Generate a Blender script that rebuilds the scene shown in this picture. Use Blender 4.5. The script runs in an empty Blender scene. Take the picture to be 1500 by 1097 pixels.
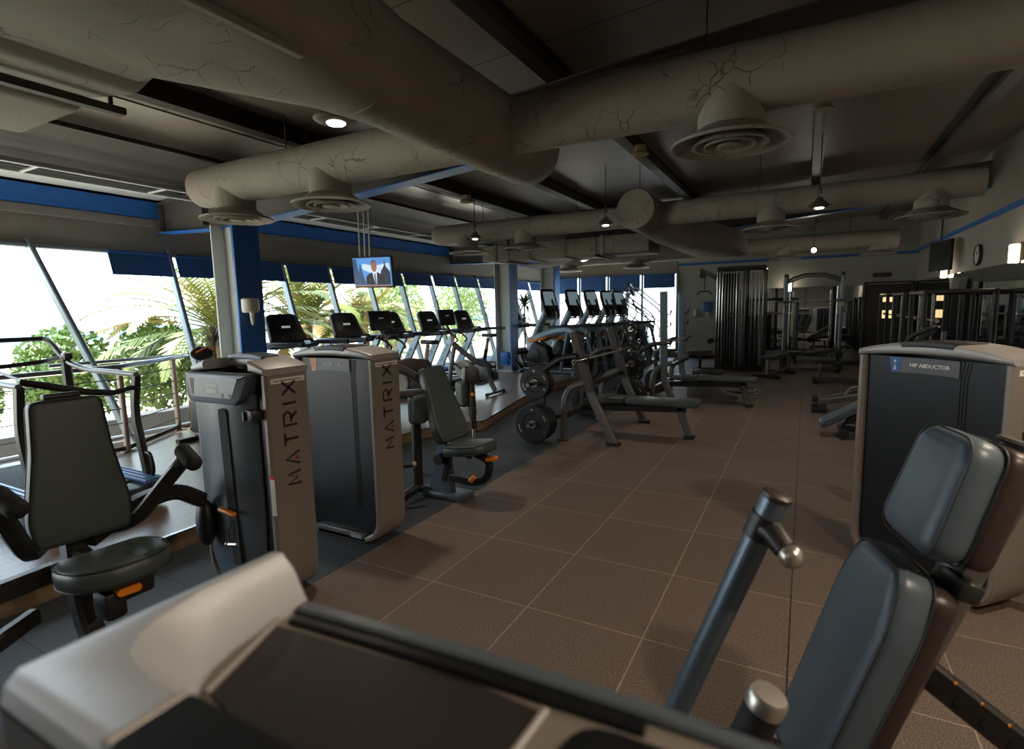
SKY, SUN, LAMP, SCON, EXPO = 6.2, 14.0, 60., 3.5, 0.22
NEARLAMPS = [(-1.6, -2.2, 2.9, .5), (1.5, .7, 2.92, 2.8), (1.75, 2.7, 2.95, 2.4)]
import bpy, bmesh, math, random
from mathutils import Vector, Matrix
random.seed(7)
C = bpy.context.scene.collection
SC = bpy.context.scene
V = Vector
PI = math.pi
R = math.radians

# ------------------------------------------------------------ materials
def lin(h):
    h = h.lstrip('#')
    o = []
    for i in (0, 2, 4):
        c = int(h[i:i+2], 16) / 255
        o.append(c / 12.92 if c <= .04045 else ((c + .055) / 1.055) ** 2.4)
    return tuple(o) + (1,)

def nt(name):
    m = bpy.data.materials.new(name); m.use_nodes = True
    n = m.node_tree
    return m, n, n.nodes['Principled BSDF']

def node(n, t, **kw):
    x = n.nodes.new(t)
    for k, v in kw.items():
        if k in x.inputs: x.inputs[k].default_value = v
        else: setattr(x, k, v)
    return x

def MAT(name, col, rough=.5, metal=0., noise=0., nscale=30., bump=0., spec=.5, coat=0.):
    m, n, b = nt(name)
    c = lin(col)
    b.inputs['Roughness'].default_value = rough
    b.inputs['Metallic'].default_value = metal
    b.inputs['Specular IOR Level'].default_value = spec
    if coat: b.inputs['Coat Weight'].default_value = coat
    b.inputs['Base Color'].default_value = c
    if noise or bump:
        tc = node(n, 'ShaderNodeTexCoord')
        nz = node(n, 'ShaderNodeTexNoise', Scale=nscale, Detail=4.)
        n.links.new(tc.outputs['Object'], nz.inputs['Vector'])
        if noise:
            mx = node(n, 'ShaderNodeMix', data_type='RGBA')
            mx.inputs[6].default_value = tuple(v * (1 - noise) for v in c[:3]) + (1,)
            mx.inputs[7].default_value = tuple(min(1, v * (1 + noise)) for v in c[:3]) + (1,)
            n.links.new(nz.outputs['Fac'], mx.inputs[0])
            n.links.new(mx.outputs[2], b.inputs['Base Color'])
        if bump:
            bp = node(n, 'ShaderNodeBump', Strength=bump, Distance=.01)
            n.links.new(nz.outputs['Fac'], bp.inputs['Height'])
            n.links.new(bp.outputs['Normal'], b.inputs['Normal'])
    return m

def EMIT(name, col, s):
    m, n, b = nt(name)
    b.inputs['Base Color'].default_value = lin(col)
    b.inputs['Emission Color'].default_value = lin(col)
    b.inputs['Emission Strength'].default_value = s
    return m

M = {}
M['cap'] = MAT('silver_shell', '#a5a19b', .40, .25, .06, 60)
M['side'] = MAT('taupe_band', '#8a8178', .45, .3, .08, 90)
M['shell_light'] = MAT('light_grey_shell', '#b6b9bb', .4, .2)
M['panel'] = MAT('graphite_panel', '#17191c', .36, .0, .1, 40, .02, .35)
M['panel2'] = MAT('slate_shroud', '#59626a', .34, .15, .08, 50)
M['plate'] = MAT('dark_plate', '#2c2826', .45)
M['sign'] = MAT('sign_plate', '#5b5c61', .4)
M['signblue'] = MAT('sign_blue', '#1d5fa8', .4)
M['orange'] = MAT('orange_plastic', '#f08a1c', .4)
M['letter'] = MAT('letter_dark', '#25211f', .5)
M['white'] = MAT('white_print', '#e8e4dc', .5)
M['red'] = MAT('red_dot', '#c0201c', .5)
M['vinyl'] = MAT('dark_green_vinyl', '#434d4a', .42, 0, .12, 120, .05)
M['vinylb'] = MAT('slate_blue_vinyl', '#515d66', .38, 0, .1, 120, .05)
M['vinyld'] = MAT('charcoal_vinyl', '#2f3438', .42, 0, .1, 120, .05)
M['piping'] = MAT('seam', '#1c1f20', .5)
M['black'] = MAT('black_plastic', '#1b1a1a', .42)
M['rubber'] = MAT('black_rubber', '#171616', .75, 0, .2, 200, .1)
M['frame'] = MAT('grey_powder_steel', '#6c6a66', .36, .55, .06, 150)
M['frameb'] = MAT('steel_blue_frame', '#5f6d78', .34, .55, .06, 150)
M['framed'] = MAT('dark_frame', '#3a3836', .34, .5, .06, 150)
M['chrome'] = MAT('chrome', '#c9c6c0', .14, 1.)
M['iron'] = MAT('iron_plate', '#1d1c1c', .45, .35, .2, 80)
M['brown_cover'] = MAT('brown_back_cover', '#382e2a', .4)
M['silver'] = MAT('silver_knob', '#b9b2a8', .3, .8)
M['screen'] = MAT('dark_screen', '#15181b', .18)
M['deckgrey'] = MAT('blue_grey_plastic', '#5577a3', .4, .1)
M['mast'] = MAT('pale_blue_mast', '#9fb0bf', .35, .3)
M['purlin'] = MAT('dark_steel', '#3b322e', .6, .2, .15, 20)
M['rafter'] = MAT('painted_rafter', '#5c5853', .5, .0, .1, 20)
M['blue'] = MAT('blue_paint', '#2266b4', .45, 0, .08, 20)
M['header'] = MAT('header_board', '#8a8279', .7, 0, .08, 12)
M['wall'] = MAT('pale_wall', '#a8aca4', .75, 0, .05, 8, .03)
M['wallr'] = MAT('grey_wall', '#9a968d', .75, 0, .06, 8, .03)
M['column'] = MAT('pale_column', '#c6cac6', .5, 0, .05, 10)
M['mullion'] = MAT('mullion_alu', '#76828c', .35, .4)
M['blind'] = MAT('blue_blind_fabric', '#27528c', .8, 0, .05, 200)
M['rail'] = MAT('steel_rail', '#9aa3aa', .25, .9)
M['post'] = MAT('rail_post', '#8c7f73', .4, .5)
M['tan'] = MAT('tan_box', '#9c8a72', .6)
M['cream'] = MAT('cream_plastic', '#cfcabd', .5)
M['bluebox'] = MAT('blue_plastic', '#3d6fae', .45)
M['wire'] = MAT('wire', '#141414', .5)
M['lampmetal'] = MAT('lamp_metal', '#8a7f74', .3, .7)
M['door'] = MAT('dark_door', '#332b27', .5, 0, .1, 12)
M['steel'] = MAT('stainless', '#b5a58f', .22, 1.)
M['belt'] = MAT('treadmill_belt', '#202225', .7)
M['bark'] = MAT('palm_bark', '#6f5a42', .9, 0, .35, 12, .4)
M['frond'] = MAT('palm_frond', '#7d8a3e', .5, 0, .35, 1.5)
M['frond2'] = MAT('palm_frond_dry', '#b39f62', .55, 0, .3, 1.5)
M['leaf'] = MAT('hedge_leaf', '#6d8340', .55, 0, .5, 4)
M['leafd'] = MAT('potted_leaf', '#3e5230', .5, 0, .3, 8)
M['dry'] = MAT('dry_leaf', '#5a4a3a', .7, 0, .3, 8)
M['pot'] = MAT('pot_grey', '#4f4c48', .7, 0, .1, 8)
M['sand'] = MAT('pale_ground', '#e6dac3', .9, 0, .15, 1.)
M['curb'] = MAT('dark_curb', '#4a4d52', .7, 0, .1, 4)
M['plat_side'] = MAT('plywood_edge', '#8d7358', .6, 0, .15, 14)
M['chromed'] = MAT('dark_chrome', '#5f5a55', .18, 1.)
M['water'] = MAT('sea_water', '#4f86ab', .5, 0, 0, 30, 0, .1)
M['placard'] = MAT('placard_grey', '#56636f', .38, .1)
M['soffit'] = MAT('dark_soffit', '#2f2825', .6, 0, .1, 6)
M['step'] = MAT('pale_step', '#a39b92', .35, .2)
M['lampglow'] = EMIT('lamp_glow', '#fff3dd', 14)
M['bulb'] = EMIT('bulb_glow', '#fff6e8', 30)
M['sconce'] = EMIT('sconce_glow', '#ffe9cf', 7)
M['lit'] = EMIT('lit_pane', '#ffd9a0', 1.15)
M['scrlit'] = EMIT('lit_screen', '#8fa3ad', .35)
M['scrtxt'] = EMIT('screen_text', '#cfd4d6', .6)

def duct_mat():
    m, n, b = nt('painted_canvas_duct')
    b.inputs['Roughness'].default_value = .75
    tc = node(n, 'ShaderNodeTexCoord')
    nz = node(n, 'ShaderNodeTexNoise', Scale=3.5, Detail=5.)
    n.links.new(tc.outputs['Object'], nz.inputs['Vector'])
    mxv = node(n, 'ShaderNodeMix', data_type='VECTOR')
    mxv.inputs[0].default_value = .16
    n.links.new(tc.outputs['Object'], mxv.inputs[4]); n.links.new(nz.outputs['Color'], mxv.inputs[5])
    vo = node(n, 'ShaderNodeTexVoronoi', feature='DISTANCE_TO_EDGE', Scale=5.2)
    n.links.new(mxv.outputs[1], vo.inputs['Vector'])
    ra = node(n, 'ShaderNodeMapRange'); ra.inputs[1].default_value = .004; ra.inputs[2].default_value = .014
    ra.inputs[3].default_value = 1; ra.inputs[4].default_value = 0
    n.links.new(vo.outputs['Distance'], ra.inputs[0])
    big = node(n, 'ShaderNodeTexNoise', Scale=2.6, Detail=2.)
    n.links.new(tc.outputs['Object'], big.inputs['Vector'])
    rb = node(n, 'ShaderNodeMapRange'); rb.inputs[1].default_value = .47; rb.inputs[2].default_value = .56
    n.links.new(big.outputs['Fac'], rb.inputs[0])
    mu = node(n, 'ShaderNodeMath', operation='MULTIPLY')
    n.links.new(ra.outputs[0], mu.inputs[0]); n.links.new(rb.outputs[0], mu.inputs[1])
    mu2 = node(n, 'ShaderNodeMath', operation='MULTIPLY'); mu2.inputs[1].default_value = .75
    n.links.new(mu.outputs[0], mu2.inputs[0])
    base = node(n, 'ShaderNodeMix', data_type='RGBA')
    base.inputs[6].default_value = lin('#857d74'); base.inputs[7].default_value = lin('#9b9389')
    n.links.new(nz.outputs['Fac'], base.inputs[0])
    mx = node(n, 'ShaderNodeMix', data_type='RGBA')
    mx.inputs[7].default_value = lin('#3a322b')
    n.links.new(base.outputs[2], mx.inputs[6]); n.links.new(mu2.outputs[0], mx.inputs[0])
    n.links.new(mx.outputs[2], b.inputs['Base Color'])
    bp = node(n, 'ShaderNodeBump', Strength=.35, Distance=.02, invert=True)
    n.links.new(mu.outputs[0], bp.inputs['Height']); n.links.new(bp.outputs['Normal'], b.inputs['Normal'])
    return m
M['duct'] = duct_mat()

TW, TD, X0L, Y0L = .61864, .68795, -.62645, 2.406     # floor tile grid
def floor_mat():
    m, n, b = nt('rubber_tiles')
    L = n.links.new
    tc = node(n, 'ShaderNodeTexCoord'); sp = node(n, 'ShaderNodeSeparateXYZ'); L(tc.outputs['Object'], sp.inputs[0])
    def mth(op, a, bb=None):
        x = node(n, 'ShaderNodeMath', operation=op)
        for i, v in enumerate((a, bb)):
            if v is None: continue
            if isinstance(v, (int, float)): x.inputs[i].default_value = v
            else: L(v, x.inputs[i])
        return x.outputs[0]
    def line(src, off, pitch, hw):
        t = mth('DIVIDE', mth('SUBTRACT', src, off), pitch)
        fr = mth('ABSOLUTE', mth('SUBTRACT', mth('FRACT', mth('ADD', t, .5)), .5))
        return mth('LESS_THAN', mth('MULTIPLY', fr, pitch), hw), mth('FLOOR', t)
    wob = node(n, 'ShaderNodeTexNoise', Scale=60., Detail=3.); L(tc.outputs['Object'], wob.inputs['Vector'])
    hw = mth('MULTIPLY', mth('SUBTRACT', wob.outputs['Fac'], .12), .008)
    lx, ix = line(sp.outputs['X'], X0L, TW, hw)
    ly, iy = line(sp.outputs['Y'], Y0L, TD, hw)
    ln = mth('MAXIMUM', lx, ly)
    # one open dark seam along X0L + TW
    sm = mth('LESS_THAN', mth('ABSOLUTE', mth('SUBTRACT', sp.outputs['X'], X0L + TW)), .005)
    sp1 = node(n, 'ShaderNodeTexNoise', Scale=150., Detail=4., Roughness=.85); L(tc.outputs['Object'], sp1.inputs['Vector'])
    sp2 = node(n, 'ShaderNodeTexNoise', Scale=1.6, Detail=3.); L(tc.outputs['Object'], sp2.inputs['Vector'])
    wn = node(n, 'ShaderNodeTexWhiteNoise', noise_dimensions='2D')
    cmb = node(n, 'ShaderNodeCombineXYZ'); L(ix, cmb.inputs[0]); L(iy, cmb.inputs[1]); L(cmb.outputs[0], wn.inputs['Vector'])
    r = node(n, 'ShaderNodeMapRange'); r.inputs[1].default_value = .40; r.inputs[2].default_value = .60
    L(sp1.outputs['Fac'], r.inputs[0])
    br = node(n, 'ShaderNodeMix', data_type='RGBA'); br.inputs[6].default_value = lin('#3d3531'); br.inputs[7].default_value = lin('#877567')
    L(r.outputs[0], br.inputs[0])
    gr = node(n, 'ShaderNodeMix', data_type='RGBA'); gr.inputs[6].default_value = lin('#2d3033'); gr.inputs[7].default_value = lin('#44494e')
    L(r.outputs[0], gr.inputs[0])
    isg = mth('LESS_THAN', sp.outputs['X'], X0L - 3 * TW)
    tone = mth('ADD', .84, mth('ADD', mth('MULTIPLY', wn.outputs['Value'], .14), mth('MULTIPLY', sp2.outputs['Fac'], .2)))
    mx = node(n, 'ShaderNodeMix', data_type='RGBA'); L(isg, mx.inputs[0]); L(br.outputs[2], mx.inputs[6]); L(gr.outputs[2], mx.inputs[7])
    hs = node(n, 'ShaderNodeVectorMath', operation='SCALE'); L(mx.outputs[2], hs.inputs[0]); L(tone, hs.inputs['Scale'])
    lc = node(n, 'ShaderNodeMix', data_type='RGBA'); lc.inputs[6].default_value = lin('#a3907a'); lc.inputs[7].default_value = lin('#17181a')
    L(mth('MAXIMUM', isg, sm), lc.inputs[0])
    fin = node(n, 'ShaderNodeMix', data_type='RGBA'); L(ln, fin.inputs[0]); L(hs.outputs[0], fin.inputs[6]); L(lc.outputs[2], fin.inputs[7])
    L(fin.outputs[2], b.inputs['Base Color'])
    b.inputs['Roughness'].default_value = .62
    b.inputs['Specular IOR Level'].default_value = .35
    bp = node(n, 'ShaderNodeBump', Strength=.25, Distance=.004); L(sp1.outputs['Fac'], bp.inputs['Height']); L(bp.outputs['Normal'], b.inputs['Normal'])
    return m
M['floor'] = floor_mat()

def wood_mat():
    m, n, b = nt('wood_laminate')
    L = n.links.new
    tc = node(n, 'ShaderNodeTexCoord'); mp = node(n, 'ShaderNodeMapping'); L(tc.outputs['Object'], mp.inputs[0])
    mp.inputs['Scale'].default_value = (9, .8, 1)
    nz = node(n, 'ShaderNodeTexNoise', Scale=2.2, Detail=6.); L(mp.outputs[0], nz.inputs['Vector'])
    mx = node(n, 'ShaderNodeMix', data_type='RGBA'); mx.inputs[6].default_value = lin('#5c4a3d'); mx.inputs[7].default_value = lin('#8a7665')
    L(nz.outputs['Fac'], mx.inputs[0])
    bk = node(n, 'ShaderNodeTexBrick', Scale=1.); bk.inputs['Brick Width'].default_value = 1.3; bk.inputs['Row Height'].default_value = .19
    bk.inputs['Mortar Size'].default_value = .003; bk.inputs['Color1'].default_value = (1, 1, 1, 1); bk.inputs['Color2'].default_value = (.82, .82, .82, 1); bk.inputs['Mortar'].default_value = (.3, .3, .3, 1)
    rt = node(n, 'ShaderNodeMapping'); rt.inputs['Rotation'].default_value = (0, 0, PI / 2); L(tc.outputs['Object'], rt.inputs[0]); L(rt.outputs[0], bk.inputs['Vector'])
    ml = node(n, 'ShaderNodeMix', data_type='RGBA', blend_type='MULTIPLY'); ml.inputs[0].default_value = 1
    L(mx.outputs[2], ml.inputs[6]); L(bk.outputs['Color'], ml.inputs[7]); L(ml.outputs[2], b.inputs['Base Color'])
    b.inputs['Roughness'].default_value = .3
    return m
M['wood'] = wood_mat()

def deck_mat():
    m, n, b = nt('roof_deck')
    L = n.links.new
    tc = node(n, 'ShaderNodeTexCoord'); sp = node(n, 'ShaderNodeSeparateXYZ'); L(tc.outputs['Object'], sp.inputs[0])
    w = node(n, 'ShaderNodeTexWave', wave_type='BANDS', bands_direction='Y', Scale=9., Distortion=.6); w.inputs['Detail'].default_value = 2
    L(tc.outputs['Object'], w.inputs['Vector'])
    t = node(n, 'ShaderNodeMath', operation='DIVIDE'); L(sp.outputs['Y'], t.inputs[0]); t.inputs[1].default_value = 1.0
    f = node(n, 'ShaderNodeMath', operation='FRACT'); L(t.outputs[0], f.inputs[0])
    ls = node(n, 'ShaderNodeMath', operation='LESS_THAN'); L(f.outputs[0], ls.inputs[0]); ls.inputs[1].default_value = .012
    mx = node(n, 'ShaderNodeMix', data_type='RGBA'); mx.inputs[6].default_value = lin('#877d74'); mx.inputs[7].default_value = lin('#8f857c'); L(w.outputs['Fac'], mx.inputs[0])
    fi = node(n, 'ShaderNodeMix', data_type='RGBA'); L(ls.outputs[0], fi.inputs[0]); L(mx.outputs[2], fi.inputs[6]); fi.inputs[7].default_value = lin('#3a3530')
    L(fi.outputs[2], b.inputs['Base Color']); b.inputs['Roughness'].default_value = .48; b.inputs['Specular IOR Level'].default_value = .35
    return m
M['deck'] = deck_mat()

def glass_mat():
    m = bpy.data.materials.new('window_glass'); m.use_nodes = True
    n = m.node_tree; n.nodes.clear()
    o = node(n, 'ShaderNodeOutputMaterial'); mx = node(n, 'ShaderNodeMixShader')
    tr = node(n, 'ShaderNodeBsdfTransparent'); tr.inputs[0].default_value = (.93, .97, .96, 1)
    gl = node(n, 'ShaderNodeBsdfGlossy'); gl.inputs['Roughness'].default_value = .02
    lw = node(n, 'ShaderNodeFresnel'); lw.inputs[0].default_value = 1.35
    ml = node(n, 'ShaderNodeMath', operation='MULTIPLY'); ml.inputs[1].default_value = .3; n.links.new(lw.outputs[0], ml.inputs[0]); n.links.new(ml.outputs[0], mx.inputs[0]); n.links.new(tr.outputs[0], mx.inputs[1]); n.links.new(gl.outputs[0], mx.inputs[2])
    n.links.new(mx.outputs[0], o.inputs[0])
    return m
M['glass'] = glass_mat()
M['mirror'] = MAT('mirror_glass', '#c4c8c6', .02, 1.)

# ------------------------------------------------------------ mesh helpers
def BM(): return bmesh.new()

def _place(bm, vs, mat):
    if mat is not None: bmesh.ops.transform(bm, matrix=mat, verts=vs)

def TR(loc=(0, 0, 0), rot=(0, 0, 0)):
    from mathutils import Euler
    return Matrix.Translation(V(loc)) @ Euler(rot).to_matrix().to_4x4()

def box(bm, c, s, rot=(0, 0, 0), bev=0., seg=2):
    r = bmesh.ops.create_cube(bm, size=1.)
    vs = r['verts']
    bmesh.ops.scale(bm, vec=V(s), verts=vs)
    if bev:
        es = list({e for v in vs for e in v.link_edges})
        g = bmesh.ops.bevel(bm, geom=es, offset=min(bev, min(s) * .49), segments=seg, profile=.5, affect='EDGES')
        vs = list({v for f in g['faces'] for v in f.verts} | {v for v in vs if v.is_valid})
    _place(bm, vs, TR(c, rot))
    return vs

def prism(bm, poly, y0, y1, mat=None, bev=0., seg=2):
    """polygon in local XZ, extruded from y0 to y1"""
    n = len(poly)
    a = [bm.verts.new((x, y0, z)) for x, z in poly]
    b = [bm.verts.new((x, y1, z)) for x, z in poly]
    fs = [bm.faces.new(a), bm.faces.new(b[::-1])]
    for i in range(n): fs.append(bm.faces.new((a[i], b[i], b[(i + 1) % n], a[(i + 1) % n])))
    vs = a + b
    bmesh.ops.recalc_face_normals(bm, faces=fs)
    if bev:
        es = list({e for f in fs[:2] for e in f.edges})
        g = bmesh.ops.bevel(bm, geom=es, offset=bev, segments=seg, profile=.5, affect='EDGES')
        vs = list({v for f in g['faces'] for v in f.verts} | {v for v in vs if v.is_valid} | {v for f in fs if f.is_valid for v in f.verts})
    _place(bm, vs, mat)
    return vs

def rpoly(pts, r, n=4):
    """round the corners of a closed 2D polygon"""
    out = []
    N = len(pts)
    for i in range(N):
        p = V(pts[i]); a = V(pts[i - 1]); b = V(pts[(i + 1) % N])
        rr = r[i] if isinstance(r, (list, tuple)) else r
        da = (a - p); db = (b - p)
        k = min(rr, da.length * .45, db.length * .45)
        if k < 1e-5: out.append(tuple(p)); continue
        s = p + da.normalized() * k; e = p + db.normalized() * k
        for j in range(n + 1):
            t = j / n
            out.append(tuple(s * (1 - t) ** 2 + p * 2 * t * (1 - t) + e * t * t))
    return out

def fillet(pts, r, n=5):
    pts = [V(p) for p in pts]
    out = [pts[0]]
    for i in range(1, len(pts) - 1):
        p, a, b = pts[i], pts[i - 1], pts[i + 1]
        k = min(r, (a - p).length * .45, (b - p).length * .45)
        s = p + (a - p).normalized() * k; e = p + (b - p).normalized() * k
        for j in range(n + 1):
            t = j / n
            out.append(s * (1 - t) ** 2 + p * 2 * t * (1 - t) + e * t * t)
    out.append(pts[-1])
    return out

def sweep(bm, pts, ring, up=None, closed=False, caps=True):
    """sweep a 2D ring [(u,v)] (or one per point) along pts"""
    pts = [V(p) for p in pts]
    N = len(pts)
    T = []
    for i in range(N):
        if closed: t = pts[(i + 1) % N] - pts[i - 1]
        else: t = pts[min(i + 1, N - 1)] - pts[max(i - 1, 0)]
        T.append(t.normalized() if t.length > 1e-9 else V((0, 0, 1)))
    u = V(up) if up else (V((0, 0, 1)) if abs(T[0].z) < .9 else V((1, 0, 0)))
    rows = []
    for i in range(N):
        if up: uu = V(up)
        else: uu = u
        s = T[i].cross(uu)
        if s.length < 1e-6: s = T[i].orthogonal()
        s.normalize(); w = s.cross(T[i]).normalized(); u = w
        rg = ring[i] if isinstance(ring[0][0], (tuple, list)) else ring
        rows.append([bm.verts.new(pts[i] + s * a + w * b) for a, b in rg])
    k = len(rows[0])
    for i in range(N if closed else N - 1):
        A, B = rows[i], rows[(i + 1) % N]
        for j in range(k): bm.faces.new((A[j], A[(j + 1) % k], B[(j + 1) % k], B[j]))
    if caps and not closed:
        bm.faces.new(rows[0][::-1]); bm.faces.new(rows[-1])
    return [v for r in rows for v in r]

def circ(r, n=10): return [(r * math.cos(2 * PI * i / n), r * math.sin(2 * PI * i / n)) for i in range(n)]

def tube(bm, pts, r, n=10, fil=0., closed=False):
    if fil: pts = fillet(pts, fil)
    if isinstance(r, (list, tuple)): ring = [circ(x, n) for x in r]
    else: ring = circ(r, n)
    return sweep(bm, pts, ring, closed=closed)

def rect(w, h, b=.0):
    if not b: b = min(w, h) * .22
    return [(-w/2+b, -h/2), (w/2-b, -h/2), (w/2, -h/2+b), (w/2, h/2-b), (w/2-b, h/2), (-w/2+b, h/2), (-w/2, h/2-b), (-w/2, -h/2+b)]

def rtube(bm, pts, w, h, fil=0., up=None, b=0.):
    if fil: pts = fillet(pts, fil)
    return sweep(bm, pts, rect(w, h, b), up=up)

def cyl(bm, p0, p1, r, r1=None, n=20):
    return tube(bm, [p0, p1], [r, r if r1 is None else r1], n)

def lathe(bm, prof, mat=None, n=24):
    """profile [(r,z)] about local Z"""
    rows = []
    for r, z in prof:
        rows.append([bm.verts.new((r * math.cos(2*PI*i/n), r * math.sin(2*PI*i/n), z)) for i in range(n)] if r > 1e-5 else [bm.verts.new((0, 0, z))])
    for A, B in zip(rows, rows[1:]):
        for i in range(n):
            a = [A[i % len(A)], A[(i+1) % len(A)], B[(i+1) % len(B)], B[i % len(B)]]
            f = []
            for v in a:
                if v not in f: f.append(v)
            if len(f) > 2: bm.faces.new(f)
    vs = [v for r in rows for v in r]
    _place(bm, vs, mat)
    return vs

def ball(bm, c, r, s=(1, 1, 1), n=14):
    g = bmesh.ops.create_uvsphere(bm, u_segments=n, v_segments=max(6, n // 2), radius=r)
    bmesh.ops.scale(bm, vec=V(s), verts=g['verts'])
    bmesh.ops.translate(bm, vec=V(c), verts=g['verts'])
    return g['verts']

def quad(bm, *p):
    return bm.faces.new([bm.verts.new(x) for x in p])

def axis_mat(c, d, roll_up=(0, 0, 1)):
    """matrix whose local Z points along d"""
    z = V(d).normalized(); u = V(roll_up)
    x = u.cross(z)
    if x.length < 1e-5: x = z.orthogonal()
    x.normalize(); y = z.cross(x)
    m = Matrix((x, y, z)).transposed().to_4x4()
    return Matrix.Translation(V(c)) @ m

def frame_mat(c, x, y):
    """matrix with local X along x and local Y along y (made square)"""
    x = V(x).normalized(); z = x.cross(V(y)).normalized(); y = z.cross(x)
    return Matrix.Translation(V(c)) @ Matrix((x, y, z)).transposed().to_4x4()

def obj(name, bm, mat, parent=None, ang=35, flat=False):
    bmesh.ops.recalc_face_normals(bm, faces=bm.faces[:])
    me = bpy.data.meshes.new(name)
    bm.to_mesh(me); bm.free()
    me.materials.append(M[mat] if isinstance(mat, str) else mat)
    if not flat:
        for p in me.polygons: p.use_smooth = True
        me.set_sharp_from_angle(angle=R(ang))
    o = bpy.data.objects.new(name, me); C.objects.link(o)
    if parent is not None: o.parent = parent
    return o

def thing(name, label, cat, loc=(0, 0, 0), rz=0., group=None):
    o = bpy.data.objects.new(name, None); C.objects.link(o)
    o.empty_display_size = .1
    o.location = loc; o.rotation_euler = (0, 0, rz)
    o['label'] = label; o['category'] = cat
    if group: o['group'] = group
    return o

def tag(o, label, cat, group=None, kind=None):
    if label: o['label'] = label; o['category'] = cat
    if group: o['group'] = group
    if kind: o['kind'] = kind
    return o

def inv(root):
    return (Matrix.Translation(root.location) @ root.rotation_euler.to_matrix().to_4x4()).inverted()

def part(root, name, bm, mat, world=False, parent=None, label=None, **kw):
    if world: bm.transform(inv(root))
    o = obj(name, bm, mat, parent or root, **kw)
    if label: o['label'] = label
    return o

def struct(name, bm, mat, parent=None, **kw):
    o = obj(name, bm, mat, parent, **kw)
    if parent is None: o['kind'] = 'structure'
    return o

def dup(root, loc, rz=None, label=None, group=None):
    def cp(o, par):
        c = o.copy(); C.objects.link(c)
        if par is not None: c.parent = par
        for ch in o.children: cp(ch, c)
        return c
    r = cp(root, None)
    r.location = loc
    if rz is not None: r.rotation_euler = (0, 0, rz)
    if label: r['label'] = label
    if group: r['group'] = group
    return r

def text_bm(s, size, mat, ext=.0008, align='CENTER', bold=0.):
    cu = bpy.data.curves.new('txt', 'FONT')
    cu.body = s; cu.size = size; cu.extrude = ext; cu.align_x = align; cu.align_y = 'CENTER'; cu.resolution_u = 2; cu.offset = bold
    o = bpy.data.objects.new('txt', cu); C.objects.link(o)
    dg = bpy.context.evaluated_depsgraph_get()
    me = bpy.data.meshes.new_from_object(o.evaluated_get(dg))
    bm = BM(); bm.from_mesh(me); bm.transform(mat)
    bpy.data.objects.remove(o); bpy.data.curves.remove(cu); bpy.data.meshes.remove(me)
    return bm

LET = {'M': [[(0, 0), (.12, 1), (.5, .25), (.88, 1), (1, 0)]], 'A': [[(0, 0), (.5, 1), (1, 0)]],
       'T': [[(0, 1), (1, 1)], [(.5, 1), (.5, 0)]], 'R': [[(0, 0), (0, 1), (.8, 1), (1, .85), (1, .62), (.8, .45), (.25, .45)], [(.5, .45), (1, 0)]],
       'I': [[(.5, 0), (.5, 1)]], 'X': [[(0, 0), (1, 1)], [(0, 1), (1, 0)]]}
def word_bm(mat, h, adv, w, th, word='MATRIX', skipdot=True):
    """wide stroked capitals; local X reads along the word, local Y is up"""
    bm = BM(); x = 0; dot = None
    for ch in word:
        ww = w * (.25 if ch == 'I' else 1)
        off = x - (w * .375 if ch == 'I' else 0) * 0
        for st in LET[ch]:
            P = [V((off + a * ww if ch != 'I' else off + ww / 2, b * h, 0)) for a, b in st]
            sweep(bm, P, rect(th, .0024, .0004), up=(0, 0, 1))
        if ch == 'A': dot = V((off + ww * .5, h * .18, .0005))
        x += ww + adv
    bm.transform(Matrix.Translation(V((-(x - adv) / 2, -h / 2, 0))))
    bm.transform(mat)
    d = None
    if dot is not None:
        d = mat @ (dot + V((-(x - adv) / 2, -h / 2, 0)))
    return bm, d
# ------------------------------------------------------------ setting
XW, XWB, ZT = -7.8, -7.105, 2.42          # leaning window wall: top x, foot x, top z
XR, YB, YF, ZP = 2.45, 17.0, -4.0, .12    # right wall, back wall, wall behind the camera, platform height
def zdeck(x): return 3.71 + .06 * x
def xwin(z): return XW + (ZT - z) / ZT * (XWB - XW)

bm = BM(); box(bm, (-1.3, 6.5, -.05), (7.6, 21.2, .1)); struct('floor', bm, 'floor')
edge = [(-3.69, -4), (-3.69, 3.1), (-4.2, 4.7), (-4.15, 5.25), (-3.85, 5.78), (-3.70, 5.97), (-4.06, 7.7), (-4.30, 9.3), (-4.12, 11.0), (-3.55, 13.4), (-3.75, 17)]
left = [(-7.12, 17), (-7.12, 4.05), (-6.42, 3.02), (-6.42, -4)]
bm = BM()
pts = edge + left
n = len(pts)
a = [bm.verts.new((x, y, ZP)) for x, y in pts]
bm.faces.new(a)
bmesh.ops.triangulate(bm, faces=bm.faces[:])
fl = struct('floor_platform', bm, 'wood', flat=True)
bm = BM()
for i in range(len(edge) - 1):
    (x0, y0), (x1, y1) = edge[i], edge[i + 1]
    quad(bm, (x0, y0, 0), (x1, y1, 0), (x1, y1, ZP - .006), (x0, y0, ZP - .006))
for i in range(len(left) - 1):
    (x0, y0), (x1, y1) = left[i], left[i + 1]
    quad(bm, (x0, y0, -.6), (x1, y1, -.6), (x1, y1, ZP - .002), (x0, y0, ZP - .002))
struct('trim_1', bm, 'plat_side', flat=True)
bm = BM()
for i in range(len(edge) - 1):
    (x0, y0), (x1, y1) = edge[i], edge[i + 1]
    rtube(bm, [(x0, y0, ZP + .001), (x1, y1, ZP + .001)], .03, .008)
struct('trim_2', bm, 'rail')

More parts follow.
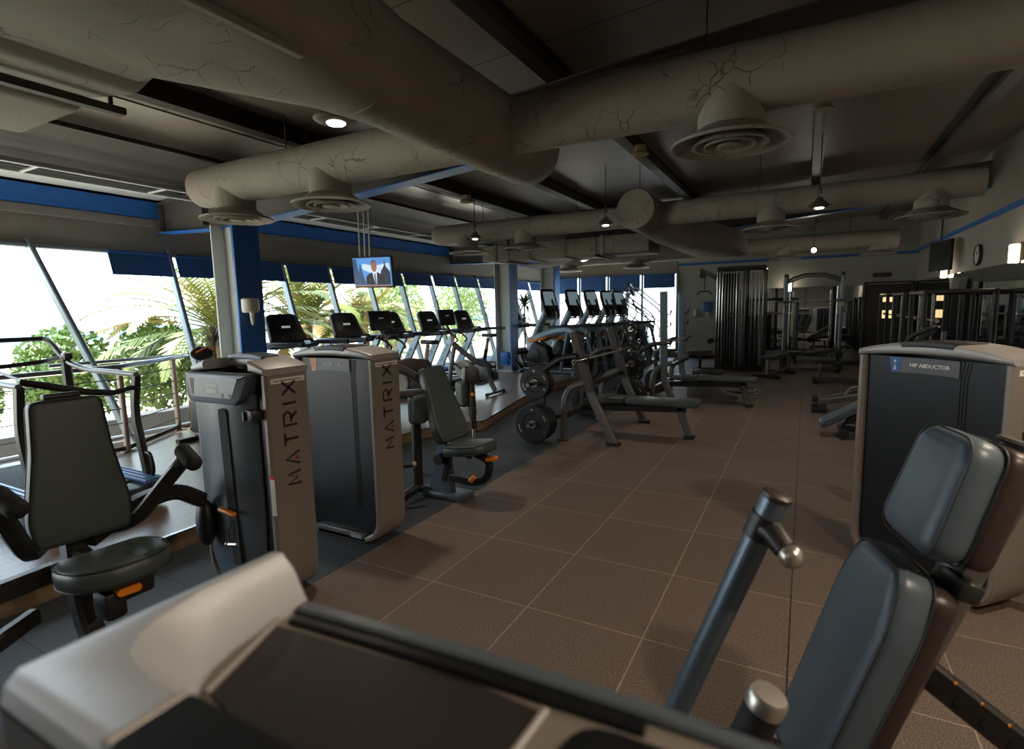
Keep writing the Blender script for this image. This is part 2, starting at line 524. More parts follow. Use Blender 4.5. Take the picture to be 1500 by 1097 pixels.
# roof deck, purlins, rafters
bm = BM(); quad(bm, (-8.6, YF, zdeck(-8.6)), (XR + .1, YF, zdeck(XR + .1)), (XR + .1, YB + .1, zdeck(XR + .1)), (-8.6, YB + .1, zdeck(-8.6)))
quad(bm, (-8.6, YF, zdeck(-8.6) + .1), (XR + .1, YF, zdeck(XR + .1) + .1), (XR + .1, YB + .1, zdeck(XR + .1) + .1), (-8.6, YB + .1, zdeck(-8.6) + .1))
struct('ceiling', bm, 'deck', flat=True)
for x in (-4.62, -3.48, -1.9, .07, 1.65):
    bm = BM(); z = zdeck(x)
    box(bm, (x, 6.5, z - .012), (.13, 20.9, .012)); box(bm, (x, 6.5, z - .155), (.13, 20.9, .012)); box(bm, (x, 6.5, z - .085), (.014, 20.9, .14))
    struct('purlin', bm, 'rafter' if x in (1.65, .07) else 'purlin')
bm = BM(); z = zdeck(-5.3)          # rounded drop of the roof lining and the dark soffit beyond it
prism(bm, [(-5.12, z), (-5.22, z - .012), (-5.34, z - .03), (-5.44, z - .06), (-5.50, z - .11), (-5.53, z - .17), (-5.56, z - .17), (-5.56, z)], -4, 16.95)
struct('trim_3', bm, 'step', ang=60)
bm = BM(); prism(bm, [(-5.555, z - .21), (-5.61, z - .21), (-5.61, z - .12), (-7.6, z - .22), (-7.6, z), (-5.555, z)], -4, 16.95)
struct('trim_11', bm, 'soffit')
for y in (4.4, 11.2):
    bm = BM()
    lo = [(-7.75, 2.71), (-6.5, 2.66), (-5.95, 2.66), (XR, 3.30)]
    hi = [(XR, zdeck(XR) - .17), (-5.95, zdeck(-5.95) - .17), (-7.75, zdeck(-7.75) - .17)]
    prism(bm, lo + hi, y - .008, y + .008)
    for (x0, z0), (x1, z1) in zip(hi, hi[1:]): rtube(bm, [(x0, y, z0), (x1, y, z1)], .18, .014)
    for x in (-7.7, -6.75, -6.1, -2.3): rtube(bm, [(x, y, 2.72 + max(0, (x + 5.95) * .076)), (x, y, zdeck(x) - .18)], .17, .012, up=(1, 0, 0))
    for z in (2.82, 2.97): 
        for dx in (0, .05): cyl(bm, (-7.62 + dx, y - .02, z), (-7.62 + dx, y + .02, z), .012, n=8)
    r = struct('rafter', bm, 'rafter')
    bm = BM()
    for (x0, z0), (x1, z1) in zip(lo, lo[1:]): rtube(bm, [(x0, y, z0 - .008), (x1, y, z1 - .008)], .19, .015)
    obj('bottom_flange', bm, 'blue', r)

# left wall header and blue edge beam
bm = BM(); box(bm, (XW - .05, 6.5, 2.66), (.1, 21, .5)); box(bm, (XW + .02, 6.5, 2.82), (.06, 21, .1)); struct('wall_left', bm, 'header')
bm = BM(); box(bm, (XW + .0, 6.5, 2.985), (.16, 21, .21)); struct('trim_4', bm, 'blue')
bm = BM(); box(bm, (XW - .2, 6.5, 3.17), (.3, 21, .22)); struct('trim_5', bm, 'purlin')
bm = BM(); box(bm, (XW + .5, 6.5, 3.15), (.02, 21, .05)); box(bm, (XW + .28, 6.5, 3.13), (.42, 21, .015)); struct('trim_6', bm, 'column')

# right wall, back wall, wall behind
bm = BM(); box(bm, (XR + .06, 6.5, 1.98), (.12, 21.2, 3.96)); struct('wall_right', bm, 'wallr')
bm = BM(); box(bm, (-.45, YB + .06, 1.98), (6.0, .12, 3.96)); struct('wall_back', bm, 'wall')
bm = BM(); box(bm, (-5.9, YB + .06, 3.07), (4.95, .12, 1.0)); box(bm, (-5.9, YB + .06, .1), (4.95, .12, .22)); struct('wall_back.001', bm, 'header')
bm = BM(); box(bm, (-2.6, YF - .06, 1.98), (11, .12, 3.96)); struct('wall_front', bm, 'wallr')
bm = BM(); box(bm, (XR - .012, 6.5, 2.83), (.03, 21, .075)); struct('trim_7', bm, 'blue')
bm = BM(); box(bm, (-.48, YB - .012, 2.79), (5.9, .03, .07)); struct('trim_8', bm, 'blue')
bm = BM(); box(bm, (-2.6, YB - .12, .13), (1.7, .24, .1), bev=.01); struct('trim_9', bm, 'plat_side')

# mirrors: one sheet each
mir = []
for k, (y0, y1) in enumerate(((2.0, 5.0), (5.02, 8.0), (8.02, 11.0), (11.02, 14.0), (14.02, 16.9))):
    bm = BM(); box(bm, (XR - .02, (y0 + y1) / 2, 1.13), (.02, y1 - y0, 1.86)); o = obj('wall_mirror', bm, 'mirror')
    tag(o, 'tall mirror sheet on the right wall, ' + ('nearest the camera', 'second from the camera', 'third from the camera', 'fourth from the camera', 'next to the back corner')[k], 'mirror', 'mirror sheets on the right wall')
for k, (x0, x1) in enumerate(((-1.1, -.02), (0, 1.3))):
    bm = BM(); box(bm, ((x0 + x1) / 2, YB - .02, 1.13), (x1 - x0, .02, 1.74)); o = obj('wall_mirror', bm, 'mirror')
    tag(o, ('mirror sheet on the back wall behind the cable station', 'mirror sheet on the back wall beside the dark door')[k], 'mirror', 'mirror sheets on the back wall')

# back door with two lit panes
bm = BM(); box(bm, (1.86, YB - .03, 1.0), (.95, .06, 2.02), bev=.005); d = struct('door_1', bm, 'door')
bm = BM()
for z in (1.66, 1.24): box(bm, (1.86, YB - .064, z), (.34, .012, .2))
o = obj('lit_pane', bm, 'lit', d); o['label'] = 'two glowing glass panes'
bm = BM()
rtube(bm, [(1.36, YB - .05, 0), (1.36, YB - .05, 2.06), (2.36, YB - .05, 2.06), (2.36, YB - .05, 0)], .08, .08, up=(0, 1, 0)); obj('door_frame', bm, 'purlin', d)
bm = BM(); cyl(bm, (2.24, YB - .07, 1.0), (2.24, YB - .12, 1.0), .015); box(bm, (2.19, YB - .12, 1.0), (.12, .02, .02)); obj('door_handle', bm, 'chrome', d)

# windows: leaning panes on the left
ys = [4.44, 5.36, 6.27, 7.26, 8.3, 9.28, 10.34, 11.3, 12.37, 13.4, 14.4, 15.4, 16.4]
def wp(y, z, off=0.): return (xwin(z) + off, y, z)
spans = [(None, -4)] 
wn = 0
def window(a_top, a_bot, b_top, b_bot):
    global wn
    wn += 1
    bm = BM(); quad(bm, wp(a_top, ZT), wp(b_top, ZT), wp(b_bot, .0), wp(a_bot, .0))
    w = struct('window_%d' % wn, bm, 'glass', flat=True)
    bm = BM(); rtube(bm, [wp(b_top, ZT + .05), wp(b_bot, 0)], .055, .12, up=(.96, 0, .28)); obj('mullion', bm, 'mullion', w)
    bm = BM(); rtube(bm, [wp(a_top, ZT - .01), wp(b_top, ZT - .01)], .07, .05); obj('head_rail', bm, 'mullion', w)
    bm = BM(); rtube(bm, [wp(a_bot, .14), wp(b_bot, .14)], .08, .07); obj('sill_rail', bm, 'mullion', w)
window(-.5, .1, 2.9, 3.45)
window(2.9, 3.45, ys[0], ys[0])
for p, q in zip(ys, ys[1:]): window(p, p, q, q)
window(16.4, 16.4, 16.99, 16.99)
xs = [-7.7, -6.6, -5.62, -4.52, -3.45]
for p, q in zip(xs, xs[1:]):
    wn += 1
    bm = BM(); quad(bm, (p, YB, .2), (q, YB, .2), (q, YB, 2.57), (p, YB, 2.57)); w = struct('window_%d' % wn, bm, 'glass', flat=True)
    bm = BM(); box(bm, (q, YB, 1.38), (.07, .1, 2.4)); obj('mullion', bm, 'mullion', w)
    bm = BM(); box(bm, ((p + q) / 2, YB, 2.56), (q - p, .1, .05)); box(bm, ((p + q) / 2, YB, .23), (q - p, .1, .06)); obj('window_frame', bm, 'mullion', w)

# blue roller blinds
bl = [(3.66, 4.40, 'short blue blind nearest the camera, left of the first column')] + [(p + .05, q - .05, None) for p, q in zip(ys, ys[1:])]
words = ['behind the near column', 'just right of the near column', 'second past the near column', 'left of the hanging television', 'right of the hanging television', 'second past the hanging television', 'third past the hanging television', 'left of the middle column', 'behind the middle column', 'second past the middle column', 'third past the middle column', 'last before the far corner']
for k, (p, q, lb) in enumerate(bl):
    bm = BM(); zt, zb = 2.385, (2.10 if k < 6 else 2.13)
    n0 = V((.96, 0, .28)) * .07
    A = [V(wp(p, zt)) + n0, V(wp(q, zt)) + n0, V(wp(q, zb)) + n0, V(wp(p, zb)) + n0]
    t = V((.008, 0, 0))
    vs = [bm.verts.new(x) for x in A] + [bm.verts.new(x + t) for x in A]
    for f in ((0, 1, 2, 3), (7, 6, 5, 4), (0, 4, 5, 1), (1, 5, 6, 2), (2, 6, 7, 3), (3, 7, 4, 0)): bm.faces.new([vs[i] for i in f])
    o = obj('roller_blind', bm, 'blind', flat=True); tag(o, (lb or 'blue roller blind on the leaning windows, ' + words[k - 1]), 'blind', 'blue roller blinds on the leaning windows')
    bm = BM(); cyl(bm, A[0] + V((.01, 0, .0)), A[1] + V((.01, 0, .0)), .022, n=10); obj('roller_tube', bm, 'blind', o)
    bm = BM(); rtube(bm, [A[3] + V((.004, 0, 0)), A[2] + V((.004, 0, 0))], .016, .02); obj('bottom_bar', bm, 'blind', o)
for k, (p, q) in enumerate(zip(xs, xs[1:])):
    zb = (2.03, 2.06, 2.03, 2.12)[k]
    bm = BM(); box(bm, ((p + q) / 2, YB - .07, (2.53 + zb) / 2), (q - p - .12, .01, 2.53 - zb)); o = obj('roller_blind', bm, 'blind', flat=True)
    tag(o, 'blue roller blind on the back windows, ' + ('farthest left in the corner', 'second from the corner', 'third from the corner', 'next to the pale wall')[k], 'blind', 'blue roller blinds on the back windows')
    bm = BM(); cyl(bm, (p + .06, YB - .075, 2.53), (q - .06, YB - .075, 2.53), .022, n=10); obj('roller_tube', bm, 'blind', o)

# columns
for k, y in enumerate((4.35, 11.2, 13.7)):
    bm = BM(); x = -6.2
    top = 2.66 if k < 2 else zdeck(x)
    box(bm, (x - .2, y, top / 2 + .06), (.02, .34, top - .12)); box(bm, (x + .2, y, top / 2 + .06), (.02, .34, top - .12)); box(bm, (x, y, top / 2 + .06), (.39, .014, top - .12))
    box(bm, (x, y, ZP + .01), (.5, .44, .02))
    c = struct('column', bm, 'column')
    bm = BM(); box(bm, (x + .216, y, top / 2 + .06), (.012, .345, top - .12)); box(bm, (x + .2, y - .172, top / 2 + .06), (.03, .006, top - .12)); obj('blue_face', bm, 'blue', c)
    if k < 2:
        bm = BM(); box(bm, (x + .06, y - .03, 2.5), (.11, .045, .13), bev=.006); o = obj('junction_box', bm, 'cream')
        tag(o, ('small pale box high on the near column', 'small pale box high on the middle column')[k], 'box', 'boxes on the columns')
bm = BM(); box(bm, (-6.2, 11.1, .42), (.2, .12, .3), bev=.01); o = obj('floor_box', bm, 'blue'); tag(o, 'blue box at the foot of the middle column', 'box')
t = thing('paper_holder', 'white rolled-paper dispenser on the near column', 'dispenser', (-5.90, 4.3, 1.6))
bm = BM(); lathe(bm, [(0, .17), (.085, .17), (.1, .155), (.1, .02), (.085, 0), (0, 0)], TR((0, -.02, 0))); part(t, 'body', bm, 'cream')
bm = BM(); lathe(bm, [(0, 0), (.03, 0), (.022, -.1), (.012, -.15), (0, -.15)], TR((.02, -.02, 0))); part(t, 'paper_tail', bm, 'white')
bm = BM(); box(bm, (-.02, .055, .08), (.06, .04, .14)); part(t, 'bracket', bm, 'black')

# ------------------------------------------------------------ air ducts
def diffuser(par, x, y, z0, r=.35, zt=None, neck=.19):
    """round cone diffuser; z0 = rim height"""
    bm = BM(); lathe(bm, [(neck, (zt or z0 + .3)), (neck, z0 + .09), (neck + .02, z0 + .075)], TR((x, y, 0)), 28)
    nk = obj('diffuser_neck', bm, 'duct', par)
    bm = BM(); lathe(bm, [(neck, z0 + .09), (r * .8, z0 + .03), (r, z0 + .004), (r, z0 - .012), (r * .95, z0 - .012), (r * .74, z0 + .03), (neck - .02, z0 + .06)], TR((x, y, 0)), 32)
    obj('diffuser_rim', bm, 'duct', nk)
    for k, rr in enumerate((.64, .44, .23)):
        bm = BM(); a = r * rr
        lathe(bm, [(a * .72, z0 + .045), (a * .97, z0 + .0), (a, z0 - .012 - .004 * k), (a * .92, z0 - .012 - .004 * k), (a * .66, z0 + .035), (a * .72, z0 + .045)] if k < 2 else [(0, z0 + .0), (a * .9, z0 - .005), (a, z0 - .02), (a * .9, z0 - .024), (0, z0 - .014)], TR((x, y, 0)), 28)
        obj('diffuser_ring', bm, 'duct', nk)
    bm = BM(); lathe(bm, [(0, z0 + .07), (neck - .01, z0 + .07), (neck - .01, z0 + .075), (0, z0 + .075)], TR((x, y, 0)), 20); obj('diffuser_throat', bm, 'purlin', nk)
    return nk
def duct_x(x0, x1, y, z, r, cap0=True, cap1=True, n=26):
    bm = BM()
    P = []; Rr = []
    if cap0:
        for t in (0, .25, .55, .85): P.append((x0 + r * .8 * (1 - math.cos(t * PI / 2)), y, z)); Rr.append(max(.01, r * math.sin(max(.06, t) * PI / 2)))
    nseg = 10
    for i in range(nseg + 1): P.append((x0 + r * .8 * cap0 + (x1 - x0 - r * .8 * cap0) * i / nseg, y, z)); Rr.append(r * (1 + .012 * math.sin(i * 2.3)))
    sweep(bm, P, [circ(q, n) for q in Rr], up=(0, 0, 1))
    return bm
t = thing('air_duct', 'large grey air duct crossing the room overhead, nearest the camera', 'duct', (0, 3.7, 0))
bm = duct_x(-5.85, 2.42, 3.7, 2.92, .2); part(t, 'duct_pipe', bm, 'duct', world=True)
for x in (-5.2, -3.85, -.45): 
    nk = diffuser(t, x, 0, 2.56, zt=2.85)
t2 = thing('air_duct', 'grey air duct with a round blank end, middle of the room', 'duct', (0, 8.1, 0))
bm = duct_x(-5.95, 1.72, 8.1, 2.90, .165); part(t2, 'duct_pipe', bm, 'duct', world=True)
for x in (-5.2, -4.1, -.45, 1.25): diffuser(t2, x, 0, 2.56, zt=2.85, neck=.17)
bm = BM(); tube(bm, [(-2.15, 7.66, 2.93), (-2.15, 7.7, 2.93), (-2.15, 8.7, 2.93)], [.265, .28, .28], 28); part(t2, 'blank_end', bm, 'duct', world=True)
bm = BM()
def rect_ring(cx, y, cz, w, h, n=28, p=4.):
    o = []
    for i in range(n):
        a = 2 * PI * i / n; c, s = math.cos(a), math.sin(a)
        k = (abs(c) ** p + abs(s) ** p) ** (-1 / p)
        o.append(V((cx + w / 2 * c * k, y, cz + h / 2 * s * k)))
    return o
def loft(bm, rings, caps=True):
    rows = [[bm.verts.new(p) for p in r] for r in rings]
    k = len(rows[0])
    for A, B in zip(rows, rows[1:]):
        for j in range(k): bm.faces.new((A[j], A[(j + 1) % k], B[(j + 1) % k], B[j]))
    if caps: bm.faces.new(rows[0][::-1]); bm.faces.new(rows[-1])
loft(bm, [rect_ring(-2.15, 8.4, 2.93, .56, .56, p=2), rect_ring(-1.95, 8.95, 2.8, .65, .5, p=2.6), rect_ring(-1.5, 9.9, 2.66, .9, .42, p=6), rect_ring(-1.4, 10.6, 2.64, .9, .42, p=12)])
part(t2, 'duct_transition', bm, 'duct', world=True)
bm = BM(); box(bm, (-3.9, 9.4, 2.63), (3.2, .75, .3), bev=.02); 
for x in (-5.2, -4.5, -3.8, -3.1): box(bm, (x, 9.4, 2.63), (.05, .79, .33))
t2b = thing('box_duct', 'rectangular grey air duct behind the round duct end', 'duct', (-3.3, 9.4, 2.48)); part(t2b, 'duct_case', bm, 'duct', world=True)
for x in (-4.9, -3.2):
    bm = BM(); cyl(bm, (x, 9.0, 2.45), (x, 9.0, zdeck(x) - .15), .008, n=6); cyl(bm, (x, 9.8, 2.45), (x, 9.8, zdeck(x) - .15), .008, n=6); box(bm, (x, 9.4, 2.455), (.04, .9, .03)); part(t2b, 'hanger', bm, 'purlin', world=True)
bm = BM()
P = [(-5.6, 10.2, 2.6), (-5.3, 10.2, 2.5), (-5.0, 10.2, 2.44), (-4.65, 10.2, 2.46), (-4.3, 10.2, 2.56)]
sweep(bm, P, rect(.9, .02), up=(0, 0, 1)); o = obj('sagging_lining', bm, 'duct'); tag(o, 'sagging grey lining sheet hanging below the rectangular duct', 'lining')
t3 = thing('air_duct', 'dim grey air duct along the back of the room', 'duct', (0, 14.4, 0))
bm = duct_x(-6.6, 1.7, 14.4, 2.92, .2); part(t3, 'duct_pipe', bm, 'duct', world=True)
for x in (-5.9, -4.0, -.47, 1.35): diffuser(t3, x, 0, 2.6, zt=2.85)
# trunk with flare out of the flat plenum
tr = thing('main_duct', 'big round duct trunk running away overhead from the flat plenum', 'duct', (-2.17, 3, 2.93))
bm = BM()
P = [(-2.17, 2.3, 2.93), (-2.17, 3.4, 2.93), (-2.17, 4.2, 2.93), (-2.17, 4.42, 2.93), (-2.17, 4.55, 2.93), (-2.17, 4.6, 2.93)]
sweep(bm, P, [circ(r, 30) for r in (.29, .292, .29, .275, .2, .08)], up=(0, 0, 1)); part(tr, 'trunk_pipe', bm, 'duct', world=True)
bm = BM()
loft(bm, [rect_ring(-2.46, 1.2, 2.985, 1.1, .462, 30, 12), rect_ring(-2.46, 1.6, 2.98, 1.08, .47, 30, 8), rect_ring(-2.36, 1.85, 2.96, .9, .5, 30, 5), rect_ring(-2.2, 2.2, 2.94, .66, .57, 30, 2.6), rect_ring(-2.17, 2.45, 2.93, .584, .584, 30, 2)], caps=False)
part(tr, 'flare', bm, 'duct', world=True)
pl = thing('duct_plenum', 'wide flat canvas-wrapped plenum at the top left of the ceiling', 'duct', (-3, .5, 2.75))
bm = BM(); box(bm, (-2.5, .0, 2.98), (1.2, 3.4, .46), bev=.06, seg=4); part(pl, 'plenum_case', bm, 'duct', world=True)
bm = BM(); prism(bm, rpoly([(-3.56, 2.79), (-3.1, 2.72), (-2.6, 2.86), (-2.6, 3.2), (-3.56, 3.2)], .05), -1.7, 1.69, bev=.02); part(pl, 'plenum_fold', bm, 'duct', world=True)
bm = BM(); prism(bm, rpoly([(-4.6, 2.82), (-4.4, 2.74), (-3.66, 2.74), (-3.5, 2.84), (-3.5, 3.2), (-4.6, 3.2)], .06), -1.7, 1.68, bev=.02); part(pl, 'plenum_wing', bm, 'duct', world=True)
bm = BM(); rtube(bm, [(-3.42, -1.7, 2.72), (-3.42, 1.78, 2.72)], .07, .04); rtube(bm, [(-3.42, 1.72, 2.72), (-3.42, 1.72, 3.3)], .02, .02); part(pl, 'support_angle', bm, 'purlin', world=True)
bm = BM(); rtube(bm, [(-2.04, -.6, 2.735), (-2.04, 1.83, 2.735)], .05, .035); part(pl, 'edge_angle', bm, 'duct', world=True)
# hanger wires for the ducts
for x in (-5.0, -2.0, .8):
    bm = BM(); cyl(bm, (x, 14.4, 3.0), (x, 14.4, zdeck(x)), .005, n=6); part(t3, 'hanger_wire', bm, 'purlin', world=True)
for tt, ww in ((t, ((-.6, 3.7), (1.4, 3.7), (-4.4, 3.7), (-3.2, 3.7))), (t2, ((-4.9, 8.1), (-3.2, 8.1), (-.6, 8.1), (-2.15, 7.9)))):
    for x, y in ww:
        bm = BM(); cyl(bm, (x, y, 3.0), (x, y, zdeck(x)), .005, n=6); part(tt, 'hanger_wire', bm, 'purlin', world=True)

# cable tray by the windows
ct = thing('cable_tray', 'pale steel cable tray under the roof along the windows', 'tray', (-6.7, 8, 3.05))
bm = BM()
for x in (-6.95, -6.55): rtube(bm, [(x, -2, 3.05), (x, 16.8, 3.05)], .035, .05)
for k in range(15): rtube(bm, [(-6.95, -1 + 1.2 * k, 3.04), (-6.55, -1 + 1.2 * k, 3.04)], .03, .02)
part(ct, 'tray_rails', bm, 'column', world=True)

# pendant lamps
def pendant(x, y, z, r, cord, lb, big=False):
    t = thing('pendant_lamp', lb, 'lamp', (x, y, z), 0, 'round pendant lamps')
    bm = BM(); lathe(bm, [(r * .42, -.0), (r * .78, .004), (r, .022), (r * .98, .036), (r * .62, .07), (r * .4, .085), (r * .3, .12), (r * .12, .13), (0, .13)], None, 26); part(t, 'housing', bm, 'lampmetal')
    bm = BM(); lathe(bm, [(0, -.01), (r * .38, -.009), (r * .44, .0), (r * .44, .006), (0, .006)], None, 20); part(t, 'lens', bm, 'lampglow')
    bm = BM(); ztop = min(cord, zdeck(x) - .02 - z)
    tube(bm, [(0, 0, .12), (-.025, 0, .17), (-.02, 0, .22), (.006, 0, .25), (.02, 0, .2), (.012, 0, .16), (.0, 0, .24), (0, 0, .3), (0, 0, ztop)], .0065, 6, fil=.02); part(t, 'cord', bm, 'wire')
    return t
for a in ((-3.0, 2.97, 2.92, .155, .7, 'lit pendant lamp beside the big duct trunk, closest to the camera'), (-4.757, 7.6, 2.716, .1, .75, 'pendant lamp left of the middle duct, near the windows'), (-2.525, 7.5, 2.72, .105, .85, 'pendant lamp just left of the round duct end'),
          (.096, 7.6, 2.70, .115, .9, 'pendant lamp right of centre, below the middle duct'), (-5.29, 13.9, 2.82, .13, .4, 'small lit pendant lamp by the far windows')): pendant(*a)
t = thing('hanging_bulb', 'bare glowing bulb on a cord near the back wall', 'lamp', (.1, 12.6, 2.62))
bm = BM(); ball(bm, (0, 0, 0), .045); part(t, 'bulb', bm, 'bulb')
bm = BM(); cyl(bm, (0, 0, .04), (0, 0, .09), .02, n=10); cyl(bm, (0, 0, .08), (0, 0, zdeck(.1) - 2.65), .005, n=6); part(t, 'cord', bm, 'wire')
for k, (x, y) in enumerate(((.07, 6.4), (-1.78, 6.55), (-4.55, 7.05))):
    bm = BM(); z = zdeck(x) - .155 - .09
    lathe(bm, [(0, .09), (.07, .09), (.075, .02), (.1, 0), (.1, -.012), (0, -.012)], TR((x, y, z)), 20)
    o = obj('beam_junction_box', bm, 'tan'); tag(o, 'small tan fitting under a roof beam, ' + ('right of the big round diffuser', 'above the round duct end', 'above the lamp near the windows')[k], 'fitting', 'tan fittings under the beams')  # junction boxes for the lamps, fixed under the purlins
# ------------------------------------------------------------ weight machines
def arch(x, L, h): return h * (1 - (2 * x / L) ** 2)
def tower_body(root, L=.62, D=.27, H=1.27, face=1, label_word='MATRIX', open_front=False, dx=0., dy=0., crown=.07, plate_word=None):
    """weight-stack housing; long side along local X, worded band on the +X (face=1) or -X end"""
    T = Matrix.Translation(V((dx, dy, 0)))
    bm = BM(); hl = L / 2
    path = [(-hl + .02, 0, H), (-hl + .02, 0, .025), (hl - .02, 0, .025), (hl - .02, 0, H)]
    rtube(bm, fillet(path, .17, 8), D, .05, up=(0, 1, 0), b=.014) if False else sweep(bm, fillet(path, .17, 8), [(v, u) for u, v in rect(D, .045, .013)], up=(0, 1, 0))
    bm.transform(T); band = part(root, 'band', bm, 'side', label='taupe band round the housing')
    bm = BM(); box(bm, (0, 0, .035), (L * .62, D * 1.0, .07), bev=.008); bm.transform(T); b = part(root, 'base', bm, 'frame')
    bm = BM(); box(bm, (L * .2, -D * .5 - .001, .042), (.1, .003, .03)); bm.transform(T); part(root, 'base_sticker', bm, 'mast', parent=b)
    y0 = -D / 2 + .03
    pl = rpoly([(-hl + .045, .06), (hl - .045, .06), (hl - .045, H), (-hl + .045, H)], [.14, .14, .01, .01], 6)
    bm = BM(); prism(bm, pl, y0, y0 + .02); bm.transform(T); fp = part(root, 'front_panel', bm, 'panel')
    bm = BM(); prism(bm, pl, D / 2 - .05, D / 2 - .03); bm.transform(T); part(root, 'rear_panel', bm, 'panel')
    # crown
    N = 14
    def crownpoly(x0, x1, zl=0.0):
        up = []; lo = []
        for i in range(N + 1):
            x = x0 + (x1 - x0) * i / N
            up.append((x, H + .034 + arch(x, L, crown))); lo.append((x, H + zl + arch(x, L, crown * .42)))
        return lo + up[::-1]
    bm = BM()
    if not open_front:
        prism(bm, crownpoly(-hl - .004, hl + .004), -D / 2 - .008, D / 2 + .008, bev=.016, seg=3)
    else:
        prism(bm, crownpoly(-hl - .004, -hl + .13), -D / 2 - .008, D / 2 + .008, bev=.014, seg=3)
        prism(bm, crownpoly(hl - .13, hl + .004), -D / 2 - .008, D / 2 + .008, bev=.014, seg=3)
        prism(bm, crownpoly(-hl + .1, hl - .1), -.02, D / 2 + .008, bev=.02, seg=3)
    bm.transform(T); cr = part(root, 'crown', bm, 'cap')
    bm = BM(); up = []
    for i in range(N + 1):
        x = -.15 + .30 * i / N; up.append((x, H + .0345 + arch(x, L, crown)))
    prism(bm, [(x * (.86 if i in (0, N) else 1), z - .026) for i, (x, z) in enumerate(up)] + [(x, z + .004) for x, z in up[::-1]], (-.025 if open_front else -D / 2 - .012), D / 2 - .05, bev=.002)
    bm.transform(T); ip = part(root, 'crown_inlay', bm, 'placard' if open_front else 'plate', parent=cr)
    if plate_word:
        m = T @ frame_mat((0, .0 + .035, H + .0395 + crown), (1, 0, 0), (0, 1, .0))
        bm, d = word_bm(m, .035, .012, .03, .006); part(root, 'crown_lettering', bm, 'letter', parent=cr)
    # vertical wording on the end band
    x = dx + face * (hl + .004)
    m = frame_mat((x, dy, H * .742), (0, 0, 1), (0, -face, 0))
    # local X up the tower, local Y towards the reader's left
    bm, d = word_bm(m, .085, .04, .07, .014)
    lt = part(root, 'lettering', bm, 'letter', parent=band, label='dark MATRIX lettering reading up the band')
    if d is not None:
        bm = BM(); cyl(bm, d - V((.001, 0, 0)) * face, d + V((.0025, 0, 0)) * face, .009, n=10); part(root, 'letter_dot', bm, 'red', parent=band)
    bm = BM(); box(bm, (x, dy, H - .035), (.002, D * .8, .028)); st = part(root, 'notice_strip', bm, 'white', parent=band)
    bm = text_bm('Please clean the machine after use', .013, frame_mat((x + face * .0015, dy, H - .035), (0, face, 0), (0, 0, 1))); part(root, 'notice_text', bm, 'letter', parent=band)
    return band, fp, cr

def name_sign(root, fp, text, L, D, H, dx=0., dy=0., blue=True):
    y = dy - D / 2 + .026
    def Pz(x): return H - .028 + arch(x, L, .03)
    bm = BM(); xs_ = [-.21 + .36 * i / 10 for i in range(11)]
    prism(bm, [(x + dx, Pz(x) - .085) for x in xs_] + [(x + dx, Pz(x)) for x in xs_[::-1]], y - .004, y + .004); s = part(root, 'name_sign', bm, 'sign', parent=fp)
    bm = BM(); prism(bm, [(dx - .222, Pz(-.22) + .002), (dx - .15, Pz(-.15) + .002), (dx - .165, Pz(-.16) - .085), (dx - .205, Pz(-.2) - .085)], y - .006, y + .004); part(root, 'sign_badge', bm, 'signblue' if blue else 'orange', parent=fp)
    bm = BM()   # small exercising figure on the badge
    prism(bm, [(dx - .195, Pz(-.19) - .07), (dx - .187, Pz(-.19) - .03), (dx - .18, Pz(-.19) - .07)], y - .008, y - .005); cyl(bm, (dx - .187, y - .008, Pz(-.19) - .02), (dx - .187, y - .005, Pz(-.19) - .02), .007, n=10)
    part(root, 'badge_figure', bm, 'white', parent=fp)
    bm = text_bm(text, .029, frame_mat((dx - .0, y - .0062, Pz(0) - .043), (1, 0, 0), (0, 0, 1)), bold=.0008); part(root, 'sign_text', bm, 'white', parent=fp)
    bm = BM()
    for k in range(3): rtube(bm, [(dx + .17 + .016 * k, y + .001, Pz(.2) + .0), (dx + .155 + .016 * k, y + .001, Pz(.2) - .09), (dx + .16 + .016 * k, y + .001, .25)], .003, .003)
    part(root, 'panel_groove', bm, 'piping', parent=fp)

def cushion(bm, q, t, b):
    """rounded slab: rings shrink towards the outline's own middle line"""
    n = len(q); area = sum(q[i][0] * q[(i + 1) % n][1] - q[(i + 1) % n][0] * q[i][1] for i in range(n)); sg = 1 if area > 0 else -1
    nor = []
    for i in range(n):
        d = V(q[(i + 1) % n]) - V(q[i - 1]); d.normalize(); nor.append(V((-d.y, d.x)) * sg)
    def ringy(off, y): return [V((q[i][0] + nor[i].x * off, y, q[i][1] + nor[i].y * off)) for i in range(n)]
    R_ = []
    for k in range(5):
        a = PI / 2 * k / 4; R_.append(ringy(b * (1 - math.sin(a)), -t / 2 + b * (1 - math.cos(a))))
    R_ = R_ + [ringy(b * (1 - math.sin(PI / 2 * k / 4)), t / 2 - b * (1 - math.cos(PI / 2 * k / 4))) for k in range(4, -1, -1)]
    loft(bm, R_)
def pad(root, name, poly, t, mat, m, bev=.02, piping=True, world=True, label=None):
    """upholstered pad: outline in local XZ of matrix m, thickness along local Y"""
    bm = BM(); cushion(bm, rpoly(poly, max(.035, bev * 1.5), 6), t, bev); bm.transform(m)
    p = part(root, name, bm, mat, world=world, label=label, ang=50)
    if piping:
        bm = BM(); q = rpoly(poly, max(.035, bev * 1.5), 6); cx = sum(a for a, b in q) / len(q); cz = sum(b for a, b in q) / len(q)
        for sgn in (-1, 1):
            P = [V((cx + (a - cx) * .985, sgn * (t / 2 - bev * .32), cz + (b - cz) * .985)) for a, b in q]
            tube(bm, P, .003, 6, closed=True)
        bm.transform(m); part(root, name + '_piping', bm, 'piping', world=world, parent=p)
    return p

